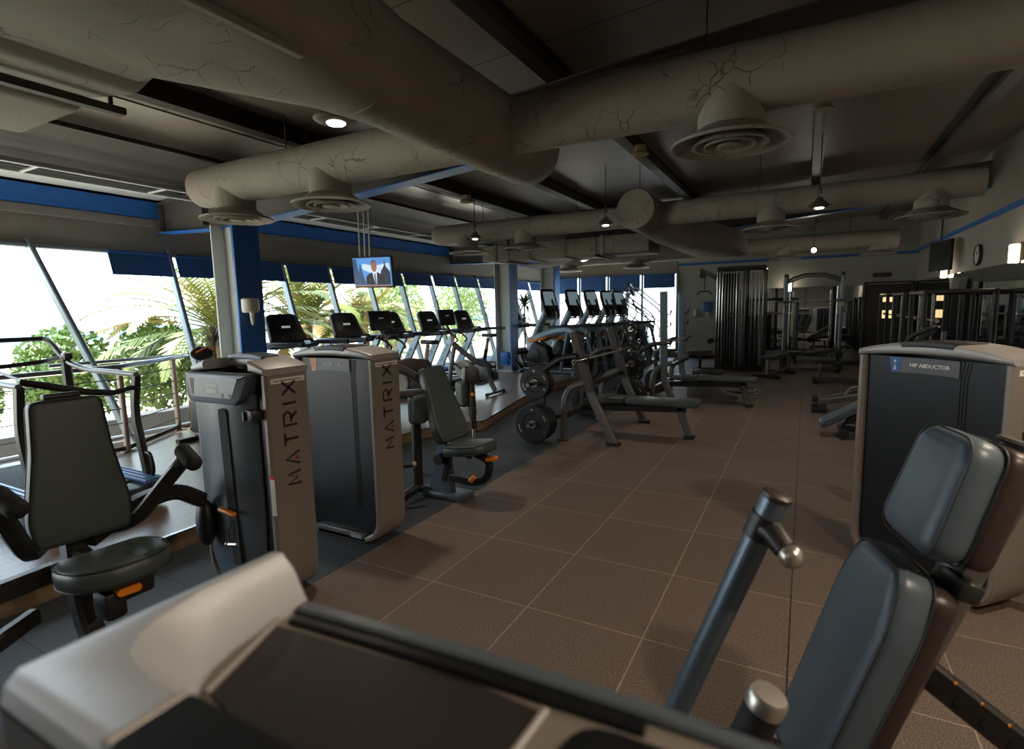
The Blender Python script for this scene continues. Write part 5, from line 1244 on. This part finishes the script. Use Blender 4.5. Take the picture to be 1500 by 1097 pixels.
K = thing('cable_station', 'arched cable crossover station with two bright steel uprights, in front of the back mirror', 'exercise machine', (.15, 15, 0))
bm = BM(); tube(bm, [(-.56, 0, 2.1), (-.45, 0, 2.18), (-.2, 0, 2.26), (.2, 0, 2.26), (.45, 0, 2.18), (.56, 0, 2.1)], .03, 10); tube(bm, [(-.56, 0, 2.05), (-.4, 0, 2.13), (-.2, 0, 2.2), (.2, 0, 2.2), (.4, 0, 2.13), (.56, 0, 2.05)], .018, 8); part(K, 'arch', bm, 'frame')
for s in (-1, 1):
    bm = BM(); cyl(bm, (s * .59, -.05, .35), (s * .59, -.05, 2.2), .036); u = part(K, 'upright', bm, 'frameb')
    bm = BM(); rtube(bm, [(s * .59, .1, 0), (s * .59, .1, 2.25)], .08, .1); box(bm, (s * .59, .0, .2), (.16, .3, .4), bev=.02); box(bm, (s * .59, .0, 2.24), (.09, .14, .08), bev=.01); part(K, 'column_frame', bm, 'framed')
    bm = BM(); cyl(bm, (s * .5, -.02, .3), (s * .5, -.02, 1.95), .014); part(K, 'guide_rod', bm, 'chrome')
    bm = BM(); box(bm, (s * .59, -.05, 1.55), (.1, .1, .12), bev=.012); cyl(bm, (s * .59, -.1, 1.55), (s * .5, -.16, 1.52), .02); part(K, 'carriage', bm, 'cream')
    bm = BM(); rtube(bm, [(s * .59, -.4, .03), (s * .59, .5, .03)], .1, .06); part(K, 'base_foot', bm, 'framed')
make_barbell('black bar held across the arched cable station', (.15, 14.8, 1.62), 1.6).rotation_euler = (0, 0, PI / 2)

def make_rack(lb, loc, rz):
    t = thing('squat_rack', lb, 'weight rack', loc, rz, 'racks along the mirrors')
    for s in (-1, 1):
        for x in (-.4, .35):
            bm = BM(); rtube(bm, [(x, s * .55, 0), (x, s * .55, 1.72)], .06, .06); part(t, 'upright', bm, 'framed')
        for z, xe in ((.04, .6), (1.69, .35), (.8, .35)):
            bm = BM(); rtube(bm, [(-.4, s * .55, z), (xe, s * .55, z)], .06, .06); part(t, 'side_rail', bm, 'framed')
        bm = BM(); cyl(bm, (-.3, s * .5, .1), (-.3, s * .5, 1.68), .018); part(t, 'guide_rod', bm, 'chromed')
    for x in (-.4, .35):
        bm = BM(); rtube(bm, [(x, -.55, 1.69), (x, .55, 1.69)], .06, .06); part(t, 'cross_beam', bm, 'framed')
    bm = BM(); cyl(bm, (-.3, -.85, 1.3), (-.3, .85, 1.3), .015); cyl(bm, (-.3, -.85, 1.3), (-.3, -.62, 1.3), .026); cyl(bm, (-.3, .62, 1.3), (-.3, .85, 1.3), .026); part(t, 'bar', bm, 'silver')
    return t
r0 = make_rack('dark squat rack against the right mirror, nearest the camera', (1.85, 9.9, 0), 0)
dup(r0, (1.85, 11.7, 0), 0, 'dark squat rack against the right mirror, middle one')
dup(r0, (1.85, 13.8, 0), 0, 'dark squat rack against the right mirror, in the far right')
dup(r0, (-.75, 16.3, 0), R(90), 'dark squat rack behind the cable tower')

def db_rack(lb, loc, rz):
    t = thing('dumbbell_rack', lb, 'weight rack', loc, rz)
    for s in (-1, 1):
        bm = BM(); rtube(bm, [(0, s * .8, 0), (.15, s * .8, .95)], .06, .1); part(t, 'leg', bm, 'framed')
    for z, x in ((.3, -.08), (.6, 0), (.9, .08)):
        bm = BM(); box(bm, (x, 0, z), (.22, 1.6, .03), (0, -.3, 0)); part(t, 'tray', bm, 'framed')
    return t
db_rack('three-tier dumbbell rack along the right mirror', (1.9, 6.4, 0), 0)
d0 = None
for i, (z, x) in enumerate(((.3, -.08), (.6, 0), (.9, .08))):
    for k in range(6):
        y = 6.4 - .65 + .26 * k
        lb = 'black dumbbell on the mirror rack, %s tier, %s from the near end' % (('bottom', 'middle', 'top')[i], ('first', 'second', 'third', 'fourth', 'fifth', 'sixth')[k])
        if d0 is None:
            d0 = thing('dumbbell', lb, 'dumbbell', (1.9 + x, y, z + .09), 0, 'dumbbells on the mirror rack')
            bm = BM(); cyl(bm, (-.06, 0, 0), (.06, 0, 0), .016); part(d0, 'handle', bm, 'chrome')
            for s in (-1, 1):
                bm = BM(); lathe(bm, [(0, 0), (.06, 0), (.07, .012), (.07, .06), (.06, .07), (0, .07)], axis_mat((s * .06, 0, 0), (s, 0, 0)), 14); part(d0, 'head', bm, 'rubber')
        else: dup(d0, (1.9 + x, y, z + .09), 0, lb)
t = thing('hoop_machine', 'dark cardio machine with a rounded handlebar hoop behind the right machine', 'exercise machine', (1.35, 8.2, 0))
bm = BM(); tube(bm, [(-.2, -.28, .6), (-.2, -.28, 1.1), (.05, -.2, 1.25), (.05, .2, 1.25), (-.2, .28, 1.1), (-.2, .28, .6)], .03, 10, fil=.12); part(t, 'hoop', bm, 'black')
bm = BM(); box(bm, (.1, 0, .3), (1.0, .5, .5), bev=.06); rtube(bm, [(-.2, .28, .65), (-.1, .2, .4)], .05, .05); rtube(bm, [(-.2, -.28, .65), (-.1, -.2, .4)], .05, .05); box(bm, (.1, 0, .04), (1.1, .6, .08), bev=.02); part(t, 'body', bm, 'black')
bm = BM(); rtube(bm, [(.12, -.04, .5), (.12, -.04, 1.2)], .05, .05); part(t, 'mast', bm, 'frameb')

# ------------------------------------------------------------ wall and hung things
t = thing('television', 'hanging television by the windows showing a man in a dark suit', 'television', (-5.98, 6.5, 2.18))
mt = pad_mat((-5.98, 6.5, 2.19), (1, .0, -.03), (.1, -1, -.12))
bm = BM(); box(bm, (0, -.03, 0), (.80, .05, .48), bev=.008); bm.transform(mt); tvb = part(t, 'case', bm, 'black', world=True)
def tvshape(name, poly, mat, y, lbl=None):
    bm = BM(); prism(bm, poly, y, y + .001); bm.transform(mt); return part(t, name, bm, mat, world=True, parent=tvb)
M['tv_sky'] = EMIT('tv_sky', '#4f86c8', .8); M['tv_pale'] = EMIT('tv_pale', '#b7cfe6', .8); M['tv_dark'] = EMIT('tv_dark', '#1a2038', .7); M['tv_mid'] = EMIT('tv_mid', '#2b4468', .7)
M['tv_skin'] = EMIT('tv_skin', '#8c5a4c', .8); M['tv_hair'] = EMIT('tv_hair', '#4a4a50', .8); M['tv_suit'] = EMIT('tv_suit', '#0e0d12', .7); M['tv_shirt'] = EMIT('tv_shirt', '#c8d0e0', .8); M['tv_tie'] = EMIT('tv_tie', '#2a3a70', .8)
sx = 1
tvshape('screen', [(-.385, -.215), (.385, -.215), (.385, .225), (-.385, .225)], 'tv_sky', -.003)
tvshape('picture_cloud', rpoly([(-.2, .05), (.1, -.05), (.36, .0), (.36, .14), (.05, .1), (-.2, .14)], .04), 'tv_pale', -.0018)
tvshape('picture_spires', [(-.385, -.19), (-.14, -.19), (-.2, .0), (-.24, .15), (-.27, .0), (-.3, .1), (-.31, .21), (-.385, .21)], 'tv_mid', -.0006)
tvshape('picture_dome', [(.17, -.19), (.17, -.02), (.19, .03), (.23, .07), (.25, .1), (.265, .2), (.28, .1), (.3, .07), (.34, .03), (.36, -.02), (.36, -.19)], 'tv_dark', -.0006)
tvshape('picture_suit', rpoly([(-.14, -.19), (-.13, -.06), (-.02, .0), (.12, .0), (.22, -.06), (.24, -.19)], .03), 'tv_suit', .0008)
tvshape('picture_shirt', [(.0, .02), (.1, .02), (.08, -.18), (.05, -.18)], 'tv_shirt', .002)
tvshape('picture_tie', [(.04, -.02), (.065, -.02), (.075, -.16), (.06, -.19), (.048, -.16)], 'tv_tie', .0032)
tvshape('picture_head', [(.05 + .058 * math.cos(a * PI / 9), .095 + .088 * math.sin(a * PI / 9)) for a in range(18)], 'tv_skin', .0032)
tvshape('picture_hair', [(-.008, .12), (.0, .17), (.05, .195), (.1, .17), (.108, .12), (.095, .15), (.05, .165), (.005, .15)], 'tv_hair', .0044)
tvshape('picture_caption', [(-.385, -.215), (.385, -.215), (.385, -.195), (-.385, -.195)], 'tv_skin', .0044)
bm = BM()
for dx in (-.26, -.15, -.05): cyl(bm, (-5.98 + dx, 6.52, 2.4), (-5.98 + dx, 6.54, 3.3), .012, n=8)
part(t, 'hanging_rod', bm, 'column', world=True)
t = thing('television', 'dark switched-off television hung near the right wall', 'television', (2.18, 13.0, 2.42))
mt2 = pad_mat((2.18, 13.0, 2.40), (.16, -1, 0), (-1, -.16, 0))
bm = BM(); box(bm, (0, -.03, 0), (.95, .06, .56), bev=.01); bm.transform(mt2); part(t, 'case', bm, 'black', world=True)
bm = BM(); box(bm, (0, .002, 0), (.91, .003, .52)); bm.transform(mt2); part(t, 'screen', bm, 'screen', world=True)
bm = BM(); cyl(bm, (2.2, 13.0, 2.1), (2.2, 13.0, zdeck(2.2)), .016, n=8); part(t, 'hanging_rod', bm, 'framed', world=True)
t = thing('wall_clock', 'round wall clock high on the right wall', 'clock', (XR - .01, 11.45, 2.29))
bm = BM(); lathe(bm, [(0, 0), (.17, 0), (.175, .02), (.165, .04), (.15, .03)], axis_mat((0, 0, 0), (-1, 0, 0)), 28); part(t, 'rim', bm, 'black')
bm = BM(); lathe(bm, [(0, .026), (.15, .026), (.15, .02), (0, .02)], axis_mat((0, 0, 0), (-1, 0, 0)), 28); part(t, 'face', bm, 'cream')
bm = BM(); rtube(bm, [(-.03, 0, 0), (-.03, .06, .06)], .008, .004); rtube(bm, [(-.03, 0, 0), (-.03, -.02, .11)], .006, .004); part(t, 'hand', bm, 'letter')
for k, (y, z) in enumerate(((13.55, 2.13), (9.45, 2.16), (5.6, 2.16))):
    t = thing('wall_sconce', 'glowing white wall sconce above the mirrors, ' + ('below the dark television', 'at the right edge of the picture', 'closest to the camera')[k], 'lamp', (XR - .0, y, z), 0, 'wall sconces above the mirrors')
    bm = BM(); box(bm, (-.02, 0, 0), (.04, .14, .28), bev=.006); part(t, 'backplate', bm, 'lampmetal')
    bm = BM(); box(bm, (-.085, 0, 0), (.08, .12, .24), bev=.01); part(t, 'shade', bm, 'sconce')
t = thing('wall_sconce', 'glowing wall sconce on the back wall above the arched station', 'lamp', (-.45, YB, 2.02), 0)
bm = BM(); box(bm, (0, -.02, 0), (.2, .04, .26), bev=.006); part(t, 'backplate', bm, 'lampmetal')
bm = BM(); box(bm, (0, -.08, 0), (.16, .08, .24), bev=.01); part(t, 'shade', bm, 'sconce')
t = thing('wall_uplight', 'small wedge-shaped fitting on the right wall under a sconce', 'fitting', (XR - .03, 12.6, 1.86))
bm = BM(); prism(bm, [(-.14, .12), (.14, .12), (0, -.14)], -.06, .06, bev=.008); bm.transform(TR((-.05, 0, 0), (0, 0, PI / 2))); part(t, 'wedge', bm, 'cream')
t = thing('soap_dispenser', 'small white soap dispenser on the pale back wall', 'dispenser', (-2.9, YB - .05, 1.3))
bm = BM(); box(bm, (0, 0, .04), (.1, .1, .22), bev=.025, seg=3); part(t, 'body', bm, 'cream')
bm = BM(); box(bm, (0, -.02, -.09), (.05, .06, .05), bev=.01); part(t, 'nozzle', bm, 'panel2')
t = thing('towel_dispenser', 'blue paper towel dispenser on the pale back wall', 'dispenser', (-2.56, YB - .09, 1.5))
bm = BM(); box(bm, (0, 0, .02), (.24, .18, .3), bev=.03, seg=3); part(t, 'body', bm, 'bluebox')
bm = BM(); box(bm, (0, -.02, -.21), (.1, .01, .16)); part(t, 'towel', bm, 'white')
bm = BM(); box(bm, (-3.2, YB - .012, 1.6), (.16, .02, .24)); o = obj('wall_notice', bm, 'mast'); tag(o, 'pale notice sheet on the back wall beside the windows', 'notice')
t = thing('wall_fan', 'small fitting above the back door', 'fitting', (1.7, YB - .05, 2.25))
bm = BM(); box(bm, (0, 0, 0), (.4, .1, .1), bev=.02); part(t, 'body', bm, 'framed')
bm = BM(); ball(bm, (.12, -.06, 0), .03); part(t, 'lens', bm, 'black')

# bin
t = thing('waste_bin', 'tall stainless waste bin beside the railing on the left', 'bin', (-6.84, 4.14, ZP))
bm = BM(); lathe(bm, [(0, 0), (.14, 0), (.145, .02), (.145, .66), (.13, .68), (.11, .67), (.11, .6), (0, .6)], None, 28); part(t, 'can', bm, 'steel')
bm = BM(); lathe(bm, [(.146, .0), (.15, .0), (.15, .03), (.146, .03), (.146, 0)], None, 28); part(t, 'foot_ring', bm, 'black')
bm = BM(); tube(bm, [(.14, -.06, .5), (.22, -.08, .45), (.22, -.08, .28), (.15, -.06, .2)], .008, 6, fil=.05); part(t, 'bag_cord', bm, 'cream')
# low dark thing by the housing (a bike foot)
t = thing('upright_bike', 'dark exercise bike mostly hidden behind the nearest housing', 'exercise bike', (-5.75, 3.72, ZP))
bm = BM(); rtube(bm, [(-.5, -.25, .03), (-.5, .25, .03)], .07, .05); rtube(bm, [(.5, -.25, .03), (.5, .25, .03)], .07, .05); rtube(bm, [(-.5, 0, .06), (.5, 0, .06)], .08, .07); part(t, 'base', bm, 'black')
bm = BM(); prism(bm, rpoly([(-.5, .1), (.1, .1), (.2, .35), (-.1, .6), (-.45, .5)], .08), -.1, .1, bev=.04); part(t, 'housing', bm, 'black')
bm = BM(); cyl(bm, (.25, 0, .08), (.3, 0, .85), .035); part(t, 'seat_post', bm, 'frame')
bm = BM(); ball(bm, (.3, 0, .9), .13, (1.1, .9, .45)); part(t, 'saddle', bm, 'black')
bm = BM(); rtube(bm, [(-.4, 0, .5), (-.3, 0, 1.0)], .07, .07); part(t, 'mast', bm, 'black')
bm = BM(); tube(bm, [(-.22, -.11, 1.05), (-.2, 0, 1.1), (-.22, .11, 1.05)], .01, 6); part(t, 'console_trim', bm, 'orange')
bm = BM(); ball(bm, (-.28, 0, 1.03), .12, (.5, 1.2, .7)); part(t, 'console', bm, 'black')

# railing along the platform edge
RL = thing('railing', 'steel railing with cable infill along the left platform edge', 'railing', (-6.5, 3.0, ZP))
zt = 1.05
pts_ = [(-6.44, -1.0), (-6.44, 1.0), (-6.45, 3.05), (-7.05, 3.95)]
bm = BM(); tube(bm, [(x, y, zt) for x, y in pts_] + [(-7.3, 4.28, zt)], .027, 10); tube(bm, [(-7.3, 4.28, zt), (-7.38, 3.6, zt), (-7.4, 2.8, zt)], .024, 10); part(RL, 'handrail', bm, 'rail', world=True)
for x, y in pts_:
    bm = BM(); rtube(bm, [(x, y, ZP), (x, y, zt - .02)], .045, .07); box(bm, (x, y, ZP + .005), (.12, .12, .01)); part(RL, 'post', bm, 'post', world=True)
for k in range(5):
    z = ZP + .16 + .16 * k
    bm = BM(); tube(bm, [(x, y, z) for x, y in pts_], .006, 6); part(RL, 'cable', bm, 'wire', world=True)
bm = BM(); rtube(bm, [(x, y, ZP + .04) for x, y in pts_], .02, .05); part(RL, 'kick_rail', bm, 'framed', world=True)

# potted plants
def leafy(bm, c, L, n, w, droop, spread, up=.8, seed=0, seg=5):
    rnd = random.Random(seed)
    for i in range(n):
        a = rnd.uniform(0, 2 * PI); el = rnd.uniform(up - spread, up + spread)
        d = V((math.cos(a), math.sin(a), 0)); l = L * rnd.uniform(.7, 1.1)
        rowsA = []; p = V(c); ang = el
        for k in range(seg + 1):
            t = k / seg; ww = w * math.sin(PI * min(1, .12 + t * .88)) if k < seg else .001
            s = d.cross(V((0, 0, 1))).normalized() * ww
            rowsA.append((bm.verts.new(p - s), bm.verts.new(p + s)))
            p = p + (d * math.cos(ang) + V((0, 0, 1)) * math.sin(ang)) * l / seg; ang -= droop / seg
        for r0_, r1_ in zip(rowsA, rowsA[1:]): bm.faces.new((r0_[0], r0_[1], r1_[1], r1_[0]))
t = thing('potted_palm', 'dry brownish potted palm beside the near column', 'plant', (-6.98, 4.45, ZP))
bm = BM(); lathe(bm, [(0, 0), (.1, 0), (.13, .36), (.12, .37), (.11, .33), (0, .33)], None, 22); part(t, 'pot', bm, 'pot')
bm = BM(); tube(bm, [(0, 0, .3), (.02, 0, .7), (0, .02, 1.1)], .022, 8); tube(bm, [(.03, 0, .3), (-.05, -.04, .8)], .016, 8); part(t, 'stem', bm, 'bark')
bm = BM(); leafy(bm, (0, .02, 1.05), .46, 80, .010, 1.5, .8, .8, 3); leafy(bm, (-.05, -.04, .8), .5, 30, .008, 1.6, .7, .6, 4); part(t, 'leaves', bm, 'dry', flat=True)
t = thing('potted_dracaena', 'green spiky potted plant beside the middle column', 'plant', (-6.65, 13.0, ZP))
bm = BM(); lathe(bm, [(0, 0), (.16, 0), (.2, .4), (.18, .41), (.17, .36), (0, .36)], None, 22); part(t, 'pot', bm, 'pot')
bm = BM(); tube(bm, [(0, 0, .35), (.02, 0, .9), (.0, .02, 1.5)], .025, 8); part(t, 'stem', bm, 'bark')
bm = BM(); leafy(bm, (0, .02, 1.5), .62, 60, .026, 1.6, .7, .8, 5); leafy(bm, (0, .02, 1.15), .5, 35, .022, 1.7, .6, .5, 6); part(t, 'leaves', bm, 'leafd', flat=True)
# ------------------------------------------------------------ outside
bm = BM(); box(bm, (-60, 10, -.75), (106, 160, .2)); struct('ground_outside', bm, 'sand')
bm = BM(); box(bm, (-9.2, 6.5, -.3), (.3, 24, .7)); struct('trim_10', bm, 'curb')
bm = BM(); box(bm, (-95, 30, -.62), (70, 220, .05)); struct('water_outside', bm, 'water')
bm = BM()
rnd = random.Random(11)
def leafcloud(bm, c, s, n, size, rnd):
    for i in range(n):
        d = V((rnd.gauss(0, 1), rnd.gauss(0, 1), rnd.gauss(0, 1))).normalized() * (rnd.random() ** .4)
        p = V((c[0] + d.x * s[0], c[1] + d.y * s[1], c[2] + d.z * s[2]))
        a = V((rnd.uniform(-1, 1), rnd.uniform(-1, 1), rnd.uniform(-1, 1))).normalized(); b = a.orthogonal().normalized()
        k = size * rnd.uniform(.6, 1.3)
        quad(bm, p - a * k, p + b * k * .45, p + a * k, p - b * k * .45)
hb = [(-12.0, -.5, 1.75), (-12.0, 1.3, 1.6), (-12.2, 3.1, 1.35), (-12.2, 4.9, 1.6), (-12.5, 6.7, 1.75), (-12.8, 8.5, 1.5)]
for k, (x, y, h) in enumerate(hb):
    bm = BM(); leafcloud(bm, (x, y, h / 2 - .35), (.8, .85, h / 2 + .2), 3600, .075, rnd)
    o = obj('hedge_bush', bm, 'leaf', flat=True); tag(o, 'sunlit green bush outside the windows, ' + ('farthest left', 'second from the left', 'third from the left', 'left of the near column', 'behind the near column', 'right of the near column')[k], 'bush', 'bushes outside the windows')
for k, (x, y, z, s, n) in enumerate(((-15.5, 18.0, 1.2, (1.4, 1.3, 1.9), 2600), (-17, 25.5, 1.3, (1.6, 1.6, 2.3), 2600))):
    t = thing('garden_tree', ('bushy green tree seen left of the hanging television', 'bushy tree seen between the middle windows')[k], 'tree', (x, y, -.65))
    bm = BM(); leafcloud(bm, (0, 0, z + 1.0), s, n, .12, rnd); part(t, 'crown', bm, 'leaf', flat=True)
    bm = BM(); tube(bm, [(0, 0, 0), (.05, 0, .8), (0, .05, 1.8)], [.1, .08, .05], 8); part(t, 'trunk', bm, 'bark')

def frond_mesh(L, droop, el, rnd, leaf=.5):
    bm = BM(); n = 20
    P = []; p = V((0, 0, 0)); a = el
    for k in range(n + 1):
        P.append(p.copy()); p = p + V((math.cos(a), 0, math.sin(a))) * L / n; a -= droop / n * (.5 + k / n)
    tube(bm, P, [max(.004, .022 * (1 - k / n)) for k in range(n + 1)], 5)
    for k in range(2, n):
        for j in range(2):
            t = (k + j * .5) / n; q = P[k].lerp(P[min(n, k + 1)], j * .5); d = (P[min(n, k + 1)] - P[k - 1]).normalized()
            l = leaf * math.sin(PI * min(1, .18 + t * .8)) * rnd.uniform(.85, 1.1)
            for s in (-1, 1):
                v = (d * .75 + V((0, s, 0)) * .8 + V((0, 0, -.22 * rnd.uniform(.3, 1.6)))).normalized()
                w = d.cross(v).normalized().cross(v) * .03 + V((0, 0, .012))
                tip = q + v * l
                quad(bm, q - w, q + w, q.lerp(tip, .6) + w * .8, tip); 
    return bm
def palm(lb, loc, h, nf, L, seed, dry=.3):
    rnd = random.Random(seed)
    t = thing('palm_tree', lb, 'palm tree', loc, 0)
    bm = BM(); tube(bm, [(0, 0, 0), (.05, .03, h * .5), (0, 0, h)], [.2, .16, .18], 12); part(t, 'trunk', bm, 'bark')
    for i in range(nf):
        el = rnd.uniform(.05, 1.35)
        bm = frond_mesh(L * rnd.uniform(.8, 1.1), rnd.uniform(.9, 1.7), el, rnd)
        bm.transform(Matrix.Translation(V((0, 0, h))) @ Matrix.Rotation(2 * PI * i / nf * 2.4 + rnd.uniform(-.2, .2), 4, 'Z'))
        part(t, 'frond', bm, 'frond2' if rnd.random() < dry else 'frond', flat=True)
    return t
palm('palm tree outside between the first windows and the near column', (-10.6, 7.0, -.65), 1.9, 44, 2.9, 2)
palm('palm tree outside just right of the near column', (-11.4, 9.8, -.65), 1.9, 46, 3.3, 5, .4)
palm('palm tree outside behind the nearer treadmills', (-11.9, 12.4, -.65), 1.8, 44, 3.2, 8, .5)

# ------------------------------------------------------------ light
w = bpy.data.worlds.new('World'); SC.world = w; w.use_nodes = True
nb = w.node_tree; bg = nb.nodes['Background']
tc = node(nb, 'ShaderNodeTexCoord'); sp = node(nb, 'ShaderNodeSeparateXYZ'); nb.links.new(tc.outputs['Generated'], sp.inputs[0])
rp = node(nb, 'ShaderNodeValToRGB'); rp.color_ramp.elements[0].position = .45; rp.color_ramp.elements[0].color = (.80, .84, .86, 1)
rp.color_ramp.elements[1].position = .75; rp.color_ramp.elements[1].color = (.62, .80, 1.0, 1)
mr = node(nb, 'ShaderNodeMapRange'); mr.inputs[1].default_value = -1; nb.links.new(sp.outputs['Z'], mr.inputs[0]); nb.links.new(mr.outputs[0], rp.inputs[0])
nb.links.new(rp.outputs[0], bg.inputs['Color'])
bg.inputs['Strength'].default_value = SKY

def light(name, kind, loc, power, col, size=.2, rot=(0, 0, 0), **kw):
    l = bpy.data.lights.new(name, kind); l.energy = power; l.color = col
    if kind == 'AREA': l.shape = 'DISK'; l.size = size
    elif kind in ('SPOT', 'POINT'): l.shadow_soft_size = size
    for k, v in kw.items(): setattr(l, k, v)
    o = bpy.data.objects.new(name, l); C.objects.link(o); o.location = loc; o.rotation_euler = rot
    return o
s = light('sun', 'SUN', (0, 0, 20), SUN, (1, .93, .82)); s.data.angle = .03; s.rotation_euler = V((.50, .10, -.86)).to_track_quat('-Z', 'Y').to_euler()
WARM = (1, .82, .64); NEUT = (1, .88, .74)
for x, y, z, p in ((-3.0, 2.97, 2.89, 1.), (-4.757, 7.6, 2.69, .4), (-2.525, 7.5, 2.69, .4), (.096, 7.6, 2.67, .8), (-5.29, 13.9, 2.79, .5)):
    light('lamp_light', 'SPOT', (x, y, z), LAMP * p, NEUT, .06, spot_size=R(150), spot_blend=.7)
light('bulb_light', 'POINT', (.1, 12.6, 2.52), LAMP * .12, NEUT, .05)
# lamps of the same kind behind and beside the camera, over the near aisle
for k, (x, y, z, p) in enumerate(NEARLAMPS):
    pendant(x, y, z, .14, .6, 'pendant lamp over the near aisle, ' + ('behind the camera on the left', 'above the padded seat on the right', 'beside the right wall')[k])
    light('lamp_light', 'SPOT', (x, y, z - .03), LAMP * p, WARM, .06, spot_size=R(168), spot_blend=.7)
for y in (13.55, 9.45, 5.6): light('sconce_light', 'POINT', (XR - .2, y, 2.15), SCON, WARM, .06)
light('sconce_light', 'POINT', (-.45, YB - .2, 2.02), SCON * .6, WARM, .06)

# ------------------------------------------------------------ camera
cam = bpy.data.cameras.new('camera'); co = bpy.data.objects.new('camera', cam); C.objects.link(co); SC.camera = co
cam.sensor_width = 36; cam.sensor_fit = 'HORIZONTAL'; cam.lens = 790.32 / 1500 * 36; cam.clip_start = .05; cam.clip_end = 500
r_ = V((0.87971739, 0.47504351, -0.02075979)); u_ = V((-0.03928437, 0.11612065, 0.99245792)); f_ = V((-0.47387134, 0.87226696, -0.12081514))
m = Matrix((r_, u_, -f_)).transposed().to_4x4(); m.translation = V((0, 0, 1.58)); co.matrix_world = m
cam.dof.use_dof = True; cam.dof.focus_distance = 3.6; cam.dof.aperture_fstop = 2.8

vs = SC.view_settings
vs.view_transform = 'Standard'; vs.look = 'None'; vs.gamma = 1; vs.exposure = EXPO; vs.use_curve_mapping = False
SC.cycles.use_denoising = True
SC.cycles.max_bounces = 8; SC.cycles.diffuse_bounces = 4; SC.cycles.glossy_bounces = 4; SC.cycles.transparent_max_bounces = 10
SC.cycles.sample_clamp_indirect = 6; SC.cycles.caustics_reflective = False; SC.cycles.caustics_refractive = False
